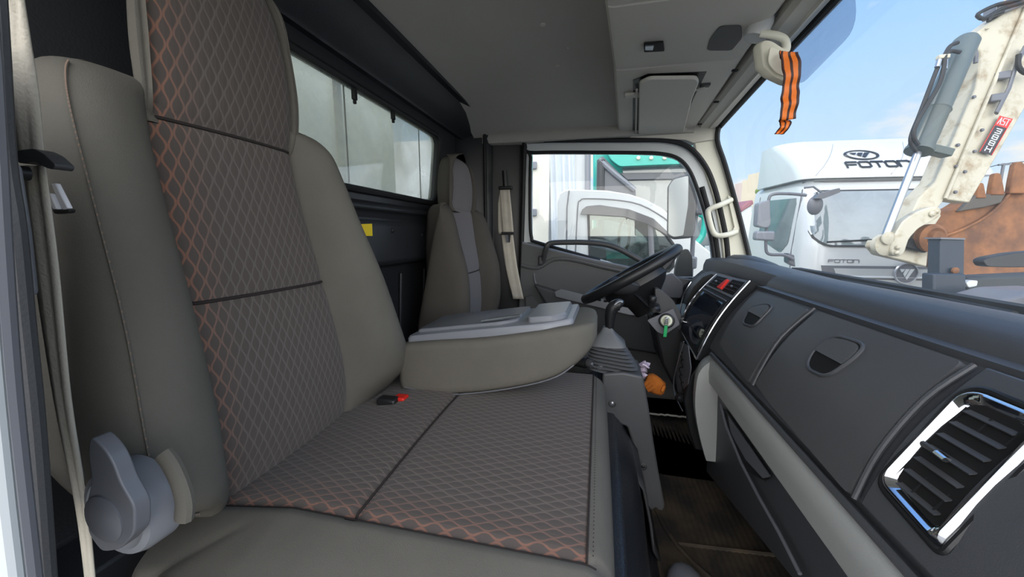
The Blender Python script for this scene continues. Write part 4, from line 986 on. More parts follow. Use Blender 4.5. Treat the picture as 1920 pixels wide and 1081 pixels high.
# things dropped in the driver footwell
fc = struct('trim_4', (.1,1.8,1.0)); fc['label'] = 'black carpeted step below the driver seat'
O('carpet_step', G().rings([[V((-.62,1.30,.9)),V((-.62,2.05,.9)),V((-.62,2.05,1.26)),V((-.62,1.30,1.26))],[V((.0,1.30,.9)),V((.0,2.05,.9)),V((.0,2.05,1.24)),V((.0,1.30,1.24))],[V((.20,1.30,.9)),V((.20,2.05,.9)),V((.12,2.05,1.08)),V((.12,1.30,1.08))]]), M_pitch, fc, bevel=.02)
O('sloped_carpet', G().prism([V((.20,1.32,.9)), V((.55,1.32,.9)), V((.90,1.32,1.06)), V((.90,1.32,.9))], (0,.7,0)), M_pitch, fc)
gv = thing('work_glove', 'orange-brown suede work glove in the driver footwell', 'glove', PY(1.42,1228,722))
m_s = mat('suede', (196,112,40), .95, bump=.7, bscale=120, var=.25, vscale=30)
cg = [PY(1.36, *q) for q in ((1208,722),(1214,704),(1226,702),(1243,712),(1250,722),(1245,738),(1236,741),(1214,732))]
ctr = sum(cg, V((0,0,0)))/len(cg)
R = [[ctr+(p-ctr)*s+V((0,d,0))+V((random.uniform(-.002,.002),0,random.uniform(-.002,.002))) for p in rnd(cg, .01, 3)] for s, d in ((.75,-.012),(.95,-.006),(1.0,.004),(.95,.02),(.7,.03))]
O('palm', G().rings(R), m_s, gv, smooth=60)
O('cuff_opening', G().lathe(PY(1.345,1245,729), (.9,-.2,-.3), [(.013,-.008),(.014,.0),(.010,.001),(.009,-.004)], 14), m_s, gv)
for k in range(3): O('finger', G().tube([PY(1.355,1217+5*k,713+6*k), PY(1.35,1208+3*k,722+5*k)], [.009,.007], 8), m_s, gv)
wr_ = thing('crumpled_wrapper', 'small crumpled lilac wrapper tucked beside the gear boot', 'wrapper', PY(1.26,1206,690))
g = G()
R = []
for k in range(8):
    t = k/7; c = PY(1.26, 1203+8*t*(1 if k % 2 else .6), 706-28*t); r = .011+.008*math.sin(k*2.4)
    R.append([c+V((math.cos(a)*r*random.uniform(.6,1.3), math.sin(a)*r*.8, random.uniform(-.005,.005))) for a in [2*math.pi*j/11 for j in range(11)]])
O('plastic', g.rings(R).tube([PY(1.25,1204,682), PY(1.25,1212,684), PY(1.24,1217,690)], [.006,.010,.004], 7, flat=(.5,1)), mat('lilac plastic', (186,170,190), .3, coat=.5), wr_, smooth=20)
# small grey piece at the bottom edge of view
gp = thing('shoe_toe', 'pale grey rounded shape on the floor mat at the bottom edge of the photo', 'shoe', PZ(.92,1290,1090))
c = PZ(.93,1294,1128)
O('upper', G().ball(c, (.05,.10,.04), 16), M_slate2, gp); O('sole', G().ball(c+V((0,0,-.025)), (.054,.105,.015), 12), M_grey, gp)
# ================================================================ MIRROR, RIBBON
rm = thing('rear_view_mirror', 'cream interior rear view mirror on a curved arm, seen from the side', 'mirror', PY(1.0,1440,110))
q = [(1419,84),(1428,77),(1440,80),(1470,100),(1484,112),(1482,160),(1472,160),(1440,145),(1424,128)]
back = [PY(1.02, *p) for p in q]; ctr = sum(back, V((0,0,0)))/len(back)
nd = V((.55,-.78,-.1)).normalized()
O('housing', G().rings([[ctr+(p-ctr)*s-nd*d for p in rnd(back, .006, 4)] for s, d in ((.97,-.010),(1.0,-.007),(1.0,.004),(.97,.010),(.9,.014))]), M_cream, rm, smooth=50)
fc_ = [PY(1.008, *p) for p in ((1436,88),(1468,106),(1478,114),(1476,152),(1446,138),(1432,120))]
O('back_panel', G().prism([p+nd*.010 for p in rnd(fc_, .01, 4)], -nd*.003), M_cream, rm, bevel=.001)
c = [PY(1.08, *p) for p in ((1425,62),(1440,64),(1460,68),(1472,76),(1474,92),(1462,100))]
O('arm', G().tube(cat(c, 5), .0072, 12, flat=(1.3,.8)), M_cream, rm)
c0, c1 = PY(1.10,1414,72), PY(1.10,1428,38)
O('mount_bracket', G().lathe(c0, (c1-c0), [(.012,-.002),(.024,.0),(.027,.010),(.027,.040),(.024,.052)], 28), mat('ribbed silver plastic', (206,206,204), .35), rm, smooth=40)
O('mount_cap', G().lathe(c0+(c1-c0).normalized()*.05, (c1-c0), [(.026,0),(.028,.004),(.022,.012)], 24), M_slate, rm)
rb = thing('striped_ribbon', 'orange and black striped ribbon hanging from the rear view mirror', 'ribbon', PY(.97,1480,170))
L_ = [(1465,95),(1466,130),(1467,165),(1463,195),(1461,226)]; R_ = [(1498,96),(1501,130),(1500,165),(1496,195),(1493,222)]
def rib(L_, R_, y, name):
    A = cat([PY(y, *q) for q in L_], 6); B = cat([PY(y, *q) for q in R_], 6); rows = []; uvs = []
    for i, (a, b) in enumerate(zip(A, B)):
        row = []
        for k in range(15):
            t = k/14; row.append(a.lerp(b, t)+V((0, .004*math.sin(i*.55+t*2)+.0015*math.sin(i*1.3), 0)))
        rows.append(row)
    o = O(name, G().grid(rows), M_rib, rb, smooth=60, recalc=False)
    uv = o.data.uv_layers.new(name='UVMap')
    for l in o.data.loops: uv.data[l.index].uv = ((l.vertex_index % 15)/14, 0)
    m = o.modifiers.new('s', 'SOLIDIFY'); m.thickness = .0008
    return o
rib(L_, R_, .975, 'front_fold'); rib([(1461,224),(1462,234),(1456,246),(1452,252)], [(1484,224),(1481,236),(1472,250),(1463,253)], .985, 'tail'); rib([(1462,94),(1463,110),(1468,128)], [(1474,94),(1474,112),(1474,124)], .985, 'loop')
# ================================================================ OUTSIDE
M_gnd = mat('yard asphalt', (150,146,138), .9, bump=.4, bscale=8, var=.15, vscale=.6)
gr_ = struct('ground', (0,0,0)); O('yard', G().box((0,0,-.05), (900,900,.1)), M_gnd, gr_, smooth=0)
cb = thing('cargo_box', 'pale box body of the truck right behind the rear cab window', 'truck box', (-3.5,1.05,1.0))
M_box = mat('dull white box panel', (222,224,210), .55, var=.12, vscale=1.5)
O('front_wall', G().box((-1.35,1.05,2.2), (.06,2.5,2.6)), M_box, cb); O('side_wall', G().box((-3.6,-.18,2.2), (4.5,.05,2.6)), M_box, cb); O('side_wall', G().box((-3.6,2.28,2.2), (4.5,.05,2.6)), M_box, cb)
O('roof', G().box((-3.6,1.05,3.5), (4.5,2.5,.05)), M_box, cb); O('frame_post', G().box((-1.31,1.75,2.2), (.03,.03,2.5)), M_slate, cb)
O('chassis', G().box((-1.2,1.05,.7), (5,.8,.25)), M_pitch, cb)
# ---------------------------------------------------------------- white truck facing us
def strokes(g, paths, fn, w, h0, h1):
    for path in paths:
        for (x0, z0), (x1, z1) in zip(path, path[1:]):
            L = math.hypot(x1-x0, z1-z0); dx, dz = (x1-x0)/L, (z1-z0)/L; e = w*.5
            q = [(x0-dx*e-dz*e, z0-dz*e+dx*e), (x1+dx*e-dz*e, z1+dz*e+dx*e), (x1+dx*e+dz*e, z1+dz*e-dx*e), (x0-dx*e+dz*e, z0-dz*e-dx*e)]
            a = [fn(x, z, h0) for x, z in q]; b = [fn(x, z, h1) for x, z in q]
            g.add(a+b, [(3,2,1,0),(4,5,6,7),(0,1,5,4),(1,2,6,5),(2,3,7,6),(3,0,4,7)])
    return g
def foton(x0, z0, W_, H, fn, w, h):
    lw = W_/5.9; g = G()
    for k, ch in enumerate('FOTON'):
        x = x0+k*lw*1.22; X = lambda t: x+t*lw; Z = lambda t: z0+t*H; c = .16
        P = {'F': [[(0,0),(0,.85),(.12,1),(1,1)], [(0,.48),(.85,.48)]], 'O': [[(c,0),(1-c,0),(1,c),(1,1-c),(1-c,1),(c,1),(0,1-c),(0,c),(c,0)]],
             'T': [[(0,1),(1,1)], [(.5,1),(.5,0)]], 'N': [[(0,0),(0,1),(1-c,1),(1,1-c),(1,0)]]}[ch]
        strokes(g, [[(X(a), Z(b)) for a, b in p] for p in P], fn, w, 0, h)
    return g
def logo(cx, cz, rx, rz, fn, h):  # ring with three slanted blades in an inverted triangle
    ring = G(); ring.rings([[fn(cx+math.cos(a)*rx*k, cz+math.sin(a)*rz*k, hh) for k, hh in ((1.06,0),(1.0,h*1.4),(.92,h*1.4),(.88,0))] for a in [2*math.pi*i/40 for i in range(40)]], True, False, True)
    bl = G()
    for q in (((-.62,.42),(-.20,.42),(-.34,.12),(-.46,.12)), ((-.12,.42),(.20,.42),(-.12,-.34),(-.27,-.06)), ((.28,.42),(.62,.42),(.08,-.62),(-.06,-.42))):
        a = [fn(cx+x*rx, cz+z*rz, 0) for x, z in q]; b = [fn(cx+x*rx, cz+z*rz, h) for x, z in q]
        bl.add(a+b, [(3,2,1,0),(4,5,6,7),(0,1,5,4),(1,2,6,5),(2,3,7,6),(3,0,4,7)])
    return ring, bl
AL_ = math.radians(4); FO = V((3.66, 5.50, 0)); ex, ey = V((math.cos(AL_), math.sin(AL_), 0)), V((-math.sin(AL_), math.cos(AL_), 0))
def T(x, y, z): return FO+ex*x+ey*y+V((0,0,z))
ft = thing('white_truck', 'large white truck with lettered roof fairing facing the windscreen', 'truck', FO)
def yfront(z): return 0 if z < 1.6 else .36*((z-1.6)/.85)**1.15
def cring(z, hw, yf, yb, r): return [T(p.x, p.y, z) for p in rnd([V((-hw,yf,0)),V((hw,yf,0)),V((hw,yb,0)),V((-hw,yb,0))], [r,r,.1,.1], 8)]
O('cab', G().rings([cring(z, hw, yfront(z), 1.75, r) for z, hw, r in ((.45,1.06,.25),(.8,1.09,.26),(1.2,1.10,.26),(1.58,1.10,.26),(1.66,1.09,.25),(1.9,1.08,.24),(2.2,1.06,.23),(2.42,1.03,.22),(2.47,.98,.2))]), M_white, ft, smooth=50)
def fs(x, z, w=0):               # front surface incl. rounded corners
    r = .25; hw = 1.10-.08*max(0, z-1.6); e = max(0, abs(x)-(hw-r)); e = min(e, r*.98)
    return T(x, yfront(z)+.0+(r-math.sqrt(r*r-e*e))*.9-w, z)
M_wsd = mat('truck windscreen', (120,132,134), .05, coat=1, spec=1, var=.3, vscale=1.2)
wp = rnd([V((-1.03,2.30,0)),V((-1.02,1.72,0)),V((-.90,1.62,0)),V((.90,1.62,0)),V((1.02,1.72,0)),V((1.03,2.30,0))], .08, 4)
O('windscreen_seal', patch([(p.x*1.02, 1.96+(p.y-1.96)*1.06) for p in wp], lambda u, v, w: fs(u, v, w+.004), .010, 30, 12), M_black, ft, smooth=50)
O('windscreen', patch([(p.x, p.y) for p in wp], lambda u, v, w: fs(u, v, w+.010), .010, 30, 12), M_wsd, ft, smooth=60)
O('wiper', G().tube([fs(-.9,1.66,.03), fs(-.2,1.70,.035), fs(.3,1.66,.03)], .010, 6).tube([fs(.0,1.64,.03), fs(.6,1.70,.035), fs(.95,1.66,.03)], .010, 6), M_pitch, ft)
# roof fairing
def fring(t): 
    z = 2.47+.60*t; yf = .28+.72*t**1.6; hw = 1.09-.02*t; r = .22+.1*t
    return [T(p.x, p.y, z) for p in rnd([V((-hw,yf,0)),V((hw,yf,0)),V((hw,1.55,0)),V((-hw,1.55,0))], [r,r,.05,.05], 8)]
R = [fring(t) for t in (0,.1,.25,.45,.65,.82,.93,.98)]; c = sum(R[-1], V((0,0,0)))/len(R[-1]); R.append([c+(p-c)*.93+V((0,0,.02)) for p in R[-1]])
rf = O('roof_fairing', G().rings(R), M_white, ft, smooth=50)
def ff(x, z, w=0):
    t = (z-2.47)/.60; return T(x, .28+.72*max(0, t)**1.6-w, z-.0)+V((0,0,w*.5))
O('lettering', foton(-.56, 2.60, .72, .075, lambda x, z, w: ff(x, z, w+.004), .020, .006), M_black, rf, smooth=0)
rg_, bl_ = logo(-.30, 2.785, .19, .075, lambda x, z, w: ff(x, z, w+.006), .008)
O('emblem_ring', rg_, M_black, rf); O('emblem', bl_, M_black, rf, smooth=0)
for s in (-.95, -.1, .7): O('panel_groove', G().tube([ff(s+.5*t, 2.50+.5*t, .002) for t in (0,.25,.5,.75,1)], .004, 5), M_grey, rf)
O('roof_gap', G().tube([fs(x/10, 2.43, .004) for x in range(-10, 11)], .012, 6), M_slate, ft)
# side door glass, mirrors
sdw = [(.42,2.24),(1.30,2.27),(1.32,1.72),(.62,1.50),(.46,1.62)]
def sf(u, v, w=0): return T(-1.10+.08*max(0, v-1.6)-w, u, v)
O('side_window', patch([(p.x, p.y) for p in rnd([V((*q,0)) for q in sdw], .06, 4)], lambda u, v, w: sf(u, v, w), .012, 8, 8), M_wsd, ft, smooth=50)
O('door_seam', G().tube([sf(.36,2.34,.003), sf(.36,1.5,.003), sf(.30,.7,.003), sf(1.45,.7,.003), sf(1.48,2.34,.003)], .008, 6), M_slate, ft)
O('door_handle', G().box(sf(1.25,1.33,.02), (.03,.16,.05)), M_slate, ft, bevel=.006)
mr = O('mirror_bracket', G().tube(cat([PY(5.05, *q) for q in ((1512,366),(1480,363),(1450,364),(1441,376),(1438,420),(1436,462),(1442,476),(1470,478),(1488,486))], 4), .018, 8), M_slate, ft)
for q in (((1423,380),(1444,374),(1446,420),(1440,428),(1420,424)), ((1420,433),(1455,433),(1453,452),(1418,450))):
    O('side_mirror', G().prism(rnd([PY(5.0, *p) for p in q], .03, 4), (0,.14,0)), M_slate2, ft, bevel=.02)
O('mirror_foot', G().prism([PY(5.08, *p) for p in ((1478,474),(1490,478),(1492,500),(1478,492))], (0,.12,0)), M_slate, ft, bevel=.01)
O('front_mirror', G().prism(rnd([PY(5.2, *p) for p in ((1538,362),(1575,352),(1576,360),(1545,372),(1530,372))], .01, 3), (0,.12,0)), M_slate, ft, bevel=.01)
O('mirror_arm', G().tube([PY(5.25, *p) for p in ((1508,352),(1525,350),(1545,364))], .012, 6), M_slate, ft)
O('round_mirror', G().ball(PY(5.3,1528,385), (.085,.05,.115), 12), M_slate, ft); O('mirror_arm', G().tube([PY(5.28,1532,360), PY(5.3,1528,378)], .01, 6), M_slate, ft)
# grille
O('grille_surround', patch([(-.93,1.37),(.93,1.37),(.80,.80),(-.80,.80)], lambda u, v, w: fs(u, v, w), .012, 24, 10), M_slate, ft, smooth=50)
M_mesh = mat('silver grille mesh', (176,180,180), .4, bump=1, bscale=60)
for z0, z1 in ((1.335,1.245),(1.20,1.10),(1.05,.95)):
    O('grille_bar', patch([(-.80,z0),(.80,z0),(.76,z1),(-.76,z1)], lambda u, v, w: fs(u, v, w+.010), .012, 20, 4), M_mesh, ft)
    O('bright_strip', G().tube([fs(-.78+1.56*k/20, z1-.012, .022) for k in range(21)], .013, 8), M_paint, ft)
rg_, bl_ = logo(-.02, 1.285, .125, .125, lambda x, z, w: fs(x, z, w+.030), .012)
O('badge_disc', G().rings([[fs(-.02+math.cos(a)*.12, 1.285+math.sin(a)*.12, w) for a in [2*math.pi*i/32 for i in range(32)]] for w in (.02,.034)]), M_slate, ft)
O('badge_ring', rg_, M_satin, ft); O('badge_emblem', bl_, M_white, ft, smooth=0)
O('small_lettering', foton(-.86, 1.408, .34, .035, lambda x, z, w: fs(x, z, w+.001), .009, .004), M_satin, ft, smooth=0)
O('headlamp', patch([(-1.06,1.12),(-.86,1.16),(-.80,.94),(-1.02,.88)], lambda u, v, w: fs(u, v, w), .02, 6, 6), M_slate2, ft)
O('headlamp', patch([(.86,1.16),(1.06,1.12),(1.02,.88),(.80,.94)], lambda u, v, w: fs(u, v, w), .02, 6, 6), M_slate2, ft)
O('bumper', patch([(-1.08,.78),(1.08,.78),(1.04,.42),(-1.04,.42)], lambda u, v, w: fs(u, v, w), .05, 24, 6), M_slate, ft, smooth=50)
bxx = G().box((0,0,0), (.9,3.6,.25)); bxx.v = [T(p.x, p.y+3.0, p.z+.8) for p in bxx.v]; O('chassis_frame', bxx, M_slate, ft, bevel=.02)
for x in (-.9, .9):
    for y in (.95, 4.2): O('wheel', G().lathe(T(x-.12,y,.45), ex, [(.25,0),(.45,.01),(.45,.24),(.25,.25)], 28), M_rub, ft)
# ---------------------------------------------------------------- backhoe
bh = thing('backhoe', 'worn white digger arm with hydraulic ram and rusty bucket outside the windscreen', 'digger', PD(3.1,1750,900))
M_arm = mat('worn white digger paint', (196,190,170), .55, bump=.3, bscale=30, col2=(142,118,82), vscale=6, vthr=(.50,.74))
M_rust = mat('rusty brown steel', (150,100,62), .8, bump=.5, bscale=25, col2=(104,72,52), vscale=5, vthr=(.35,.65))
M_ram = mat('grey green ram barrel', (84,95,94), .4)
D3 = 3.0; dv = FWD.copy(); dv.z = 0; dv.normalize()
def plate(q, d, th, m, name, par=None, bev=.01, r=0, taper=1):
    P = [PD(d, *p) for p in q]
    if r: P = rnd(P, r, 3)
    return O(name, G().prism(P, dv*th), m, par or bh, bevel=bev)
a1 = [(1832,60),(1852,46),(1882,24),(1905,12),(1926,-30),(1950,-30),(1768,378),(1758,392),(1720,425),(1692,450),(1698,425),(1725,370),(1755,340),(1830,165),(1838,118),(1838,96),(1832,84)]
st = plate(a1, 3.0, .13, M_arm, 'stick_arm')
st['label'] = 'worn white box-section stick arm'
plate([(1936,-30),(1990,-30),(1990,60),(1928,192),(1818,380),(1776,374)], 3.02, .11, M_arm, 'stick_arm_side', st)
O('edge_rib', G().tube([PD(2.985,1926,8), PD(2.985,1772,372)], .012, 8), M_arm, st)
O('shoulder_arc', G().tube(cat([PD(2.985, *q) for q in ((1816,64),(1822,82),(1829,98),(1829,118))], 4), .014, 8), M_slate, st)
for x, y, r in ((1833,66,.022),(1850,54,.009)): O('pin_boss', G().lathe(PD(2.995,x,y), -dv, [(r,0),(r,.012),(r*.6,.016)], 16), M_arm, st)
for x, y in ((1795,272),(1840,244),(1826,284),(1792,312),(1808,322),(1790,360),(1825,182)): O('bolt', G().lathe(PD(2.995,x,y), -dv, [(.014,0),(.012,.012),(.005,.014)], 8), M_slate, st)
b0, b1 = PD(2.93,1812,78), PD(2.93,1722,284)
ram = O('ram_barrel', G().lathe(b0, (b1-b0), [(.060,-.03),(.078,.0),(.078,(b1-b0).length*.62),(.086,(b1-b0).length*.625),(.078,(b1-b0).length*.64),(.078,(b1-b0).length*.97),(.086,(b1-b0).length*.975),(.086,(b1-b0).length),(.03,(b1-b0).length+.01)], 26), M_ram, bh)
r1 = PD(2.93,1660,442)
O('ram_rod', G().lathe(b1, (r1-b1), [(.026,0),(.026,(r1-b1).length)], 18), M_satin, bh)
O('ram_bracket', G().box(PD(2.93,1757,283), (.16,.10,.06), Matrix.Rotation(.3,3,'Y')), M_ram, bh, bevel=.008)
for k, q in enumerate((((1796,80),(1782,86),(1772,102),(1762,118),(1745,160),(1724,215),(1710,250),(1708,268),(1718,284)), ((1800,98),(1782,96),(1772,106),(1770,125),(1760,160),(1730,210),(1715,240),(1714,258),(1722,272)))):
    O('hydraulic_hose', G().tube(cat([PD(2.87-.02*k, *p) for p in q], 5), .014, 8), M_rub, bh)
O('hose_fitting', G().box(PD(2.86,1768,107), (.07,.04,.03)), M_arm, bh, bevel=.006)
for x, y, x2, y2 in ((1761,112,1757,126),(1772,112,1771,130)): O('hose_ferrule', G().tube([PD(2.86,x,y), PD(2.86,x2,y2)], .016, 8), M_satin, bh)
plate([(1664,450),(1700,424),(1758,392),(1766,404),(1744,436),(1738,500),(1700,490),(1650,478),(1637,462),(1642,450)], 3.05, .08, M_arm, 'bucket_linkage')
lk = plate([(1752,386),(1766,390),(1764,404),(1752,412),(1722,428),(1704,448),(1696,474),(1686,482),(1674,478),(1670,466),(1676,444),(1694,414),(1722,396)], 2.90, .06, M_arm, 'curved_link', r=.03)
for x, y, r in ((1747,401,.022),(1755,397,.015),(1682,464,.016),(1681,474,.016),(1664,446,.05)): O('link_pin', G().lathe(PD(2.895,x,y), -dv, [(r,0),(r,.012),(r*.5,.02)], 16), M_arm, lk)
O('pivot_bush', G().lathe(PD(3.0,1737,446), -dv, [(.11,0),(.11,.05),(.08,.07),(.06,.06),(.05,.09)], 24), M_rust, bh)
O('rod_eye', G().lathe(PD(2.97,1650,458), -dv, [(.08,0),(.085,.05),(.05,.06)], 22), M_arm, bh)
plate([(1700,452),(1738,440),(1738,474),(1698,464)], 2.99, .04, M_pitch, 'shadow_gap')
# top hydraulics
for q in (((1838,34),(1834,26),(1866,10),(1900,2),(1930,-8)), ((1838,34),(1848,34),(1876,18),(1905,8),(1935,2)), ((1854,40),(1858,30),(1880,22))): O('hydraulic_pipe', G().tube(cat([PD(2.95, *p) for p in q], 4), .014, 8), M_rub, bh)
plate([(1872,8),(1900,-6),(1925,-8),(1925,8),(1890,22),(1868,30)], 2.96, .1, M_slate, 'valve_block')
O('pipe_bracket', G().tube([PD(2.99,1922,88), PD(2.98,1906,120), PD(2.98,1892,165), PD(2.98,1868,212)], .022, 8, flat=(1,.5)), M_slate, bh)
for x, y in ((1880,140),(1868,182)): plate([(x-6,y-6),(x+20,y-10),(x+16,y+6),(x-8,y+8)], 2.97, .06, M_slate, 'bracket_tab')
O('hydraulic_hose', G().tube(cat([PD(2.95, *p) for p in ((1910,102),(1910,125),(1925,138),(1940,130))], 4), .016, 8), M_rub, bh)
# decal
dq = [(1874,217),(1897,223),(1858,291),(1836,284)]
P = [PD(2.996, *p) for p in dq]
dcl = O('decal', G().prism(P, -dv*.003), mat('decal dark', (46,40,46), .5), st, smooth=0)
def dm(u, v, w=0): a = P[0].lerp(P[1], u); b = P[3].lerp(P[2], u); return a.lerp(b, v)-dv*(.003+w)
O('red_field', G().rings([[dm(0,0,0),dm(1,0,0),dm(1,.26,0),dm(0,.26,0)],[dm(0,0,.001),dm(1,0,.001),dm(1,.26,.001),dm(0,.26,.001)]]), M_red, dcl, smooth=0)
O('red_border', G().tube([dm(0,0,.001),dm(0,1,.001)], .003, 5).tube([dm(1,0,.001),dm(1,1,.001)], .003, 5), M_red, dcl)
GL = {'A': [[(0,0),(.5,1),(1,0)],[(.2,.4),(.8,.4)]], 'S': [[(1,1),(0,1),(0,.5),(1,.5),(1,0),(0,0)]], 'T': [[(0,1),(1,1)],[(.5,1),(.5,0)]], '3': [[(0,1),(1,1),(1,0),(0,0)],[(.2,.5),(1,.5)]], '8': [[(0,0),(0,1),(1,1),(1,0),(0,0)],[(0,.5),(1,.5)]], 'H': [[(0,0),(0,1)],[(1,0),(1,1)],[(0,.5),(1,.5)]]}
g = G()
WU, WV = (P[1]-P[0]).length, (P[3]-P[0]).length; mm = lambda x, y, w: dm(x/WU, y/WV, w+.001)
for k, ch in enumerate('AST'): strokes(g, [[(WU*(.10+.29*k+x*.21), WV*(.04+(1-y)*.17)) for x, y in p] for p in GL[ch]], mm, WU*.055, 0, .002)
for k, ch in enumerate('388H'): strokes(g, [[(WU*(.30+x*.40), WV*(.33+.165*k+(1-y)*.115)) for x, y in p] for p in GL[ch]], mm, WU*.085, 0, .002)
O('decal_lettering', g, M_white, dcl, smooth=0)
# bucket: curved shell between two side plates
bq = [(1744,396),(1790,392),(1832,366),(1860,364),(1900,358),(1990,350),(2060,400),(2060,540),(1900,530),(1800,520),(1760,500),(1742,450)]
bk2 = plate(bq, 3.5, .14, M_rust, 'bucket', r=.05, bev=.03)
bk2['label'] = 'rusty brown toothed bucket'
O('side_rib', G().tube(cat([PD(3.48, *q) for q in ((1750,448),(1800,432),(1850,405),(1885,372),(1915,330))], 5), .012, 8), M_rust, bk2)
plate([(1832,364),(1870,362),(1888,360),(1878,380),(1850,388),(1800,396)], 3.46, .05, mat('dark worn steel', (84,78,70), .6), 'cutting_lip', bk2)
for x, y, s in ((1841,366,.62),(1872,358,.9),(1913,352,1.3),(1966,346,1.4)):
    q = [(x-14*s,y+8*s),(x-11*s,y-10*s),(x-6*s,y-34*s),(x-2*s,y-38*s),(x+3*s,y-38*s),(x+7*s,y-34*s),(x+12*s,y-10*s),(x+15*s,y+8*s)]; plate(q, 3.45, .05, M_rust, 'bucket_tooth', bk2)
sp_ = thing('steel_post', 'square dark slate steel post standing in front of the rusty bucket', 'post', PD(2.5,1775,900))
M_post = mat('slate blue steel', (42,52,64), .5)
P = [PD(2.5, *q) for q in ((1764,447),(1809,448),(1806,640),(1760,640))]
O('post', G().prism(P, dv*.08), M_post, sp_, bevel=.006)
O('top_plate', G().prism([PD(2.49, *q) for q in ((1764,445),(1810,446),(1810,449),(1764,448))], dv*.1), M_slate, sp_); O('lower_sleeve', G().prism([PD(2.45, *q) for q in ((1752,513),(1812,513),(1812,900),(1746,900))], dv*.08), M_post, sp_, bevel=.01)
O('marker_lamp', G().lathe(PD(2.49,1789,507), -dv, [(.022,0),(.022,.012),(.012,.018)], 16), M_rust, sp_)
lf = thing('loader_chassis', 'low black machine chassis with small white lamps beyond the dashboard', 'machine', PD(2.6,1880,900))
O('chassis_box', G().prism([PD(2.55, *q) for q in ((1815,520),(1990,512),(2080,900),(1812,900))], dv*.15), mat('dark machine paint', (52,56,58), .6), lf, bevel=.02)
O('hood_edge', G().prism(rnd([PD(2.1, *q) for q in ((1832,588),(1850,576),(1885,560),(1930,548),(2020,545),(2020,700),(1832,700))], .03, 3), dv*.25), M_slate, lf, bevel=.02)
for q in (((1812,530),(1822,525),(1834,526),(1832,536),(1816,539)), ((1798,566),(1808,558),(1829,553),(1828,562),(1818,570))): O('white_lamp', G().prism(rnd([PD(2.5, *p) for p in q], .01, 3), dv*.04), M_white, lf, bevel=.004)
fd = thing('black_mudguard', 'rounded black wing mirror shape poking in at the right edge of the windscreen', 'mudguard', PD(1.9,1890,490))
O('shell', G().prism(rnd([PD(1.9, *p) for p in ((1843,488),(1856,482),(1900,474),(1990,466),(1990,500),(1900,501),(1850,500))], .02, 3), dv*.05), M_black, fd, bevel=.015, bseg=3)
O('wing_arm', G().tube([PD(1.98,1960,488), PD(2.05,2010,620), PD(2.1,2020,900)], .02, 8), M_black, fd)
wp_ = thing('windscreen_wiper', 'black wiper blade lying along the bottom of the windscreen', 'wiper', V((.8,1.2,1.6)))
O('blade', G().tube([V((.765,1.40,1.600)), V((.775,1.2,1.602)), V((.78,.90,1.598))], .008, 8), M_pitch, wp_); O('wiper_arm', G().tube([V((.80,1.15,1.575)), V((.79,1.0,1.59)), V((.78,.95,1.598))], .007, 8), M_black, wp_)
# ---------------------------------------------------------------- white cab beside driver's window
wc_ = thing('white_van_cab', 'white cab of a neighbouring light truck with dark window visor, outside the driver door', 'truck', (.2,3.5,0)); YC = 3.4
f2c = lambda q, y=YC: (PY(y, *q).x, PY(y, *q).z)
out = [(1049,620),(1047,500),(1047,380),(1050,364),(1060,358),(1075,357),(1137,359),(1180,366),(1210,376),(1240,392),(1270,420),(1300,450),(1335,478),(1400,505),(1412,620)]
wn_ = [(1103,397),(1150,398),(1190,406),(1225,419),(1250,440),(1264,460),(1262,500),(1255,508),(1106,508)]
O('side_skin', holed([f2c(q) for q in out], [f2c(q) for q in wn_], f2c((1170,450)), lambda x, z: V((x, YC, z)), (0,.06,0)), M_white, wc_)
f3 = [V((*f2c(q),0)) for q in out]
O('far_skin', holed([f2c(q) for q in out], [f2c(q) for q in wn_], f2c((1170,450)), lambda x, z: V((x, YC+1.75, z)), (0,.05,0)), M_white, wc_)
O('roof_shell', G().rings([[V((p.x, YC+d, p.y)) for p in f3] for d in (.005,1.75)], False, False), M_white, wc_, solid=.02)
c0 = f2c((1049,620)); O('rear_wall', G().box((c0[0]+.05, YC+.9, 1.5), (.05,1.7,.8)), M_grey, wc_)
wpane = O('side_glass', G().prism([PY(YC+.02, *q) for q in wn_], (0,.006,0)), glass('tinted van glass', (.62,.74,.70), .14, .03), wc_, smooth=0)
O('window_visor', G().prism([PY(YC-.03, *q) for q in ((1088,402),(1092,392),(1100,386),(1125,384),(1180,392),(1225,409),(1256,438),(1250,440),(1215,420),(1170,406),(1103,402))], (0,.012,0)), mat('smoked plastic', (70,72,78), .15, coat=.6), wc_, bevel=.003)
O('window_pillar', G().tube([PY(YC-.005,1219,412), PY(YC-.005,1223,500)], .022, 8, flat=(1,.4)), M_slate, wc_)
O('door_seam', G().tube([PY(YC-.002,1067,357), PY(YC-.002,1063,390), PY(YC-.002,1062,500)], .006, 5).tube(cat([PY(YC-.002, *q) for q in ((1078,500),(1083,390),(1088,376),(1098,372),(1150,374),(1200,383),(1245,408),(1262,425))], 3), .006, 5), M_slate, wc_)
O('window_gasket', G().tube([PY(YC-.004, *q) for q in wn_], .012, 6, closed=True), M_rub, wc_)
O('steering_wheel', G().tube([PY(YC+.6,1170,440)+V((.05*math.cos(a)+0, .2*math.sin(a), .17*math.sin(a+.3))) for a in [2*math.pi*k/24 for k in range(24)]], .014, 8, closed=True), mat('tan leather', (176,146,84), .6), wc_)
O('seat', G().prism(rnd([PY(YC+.3, *q) for q in ((1106,520),(1108,430),(1122,424),(1134,440),(1140,520))], .04, 3), (0,1.0,0)), M_dark, wc_)
O('cab_dash', G().prism([PY(YC+.25, *q) for q in ((1195,520),(1200,462),(1262,458),(1290,520))], (0,1.2,0)), M_slate, wc_)
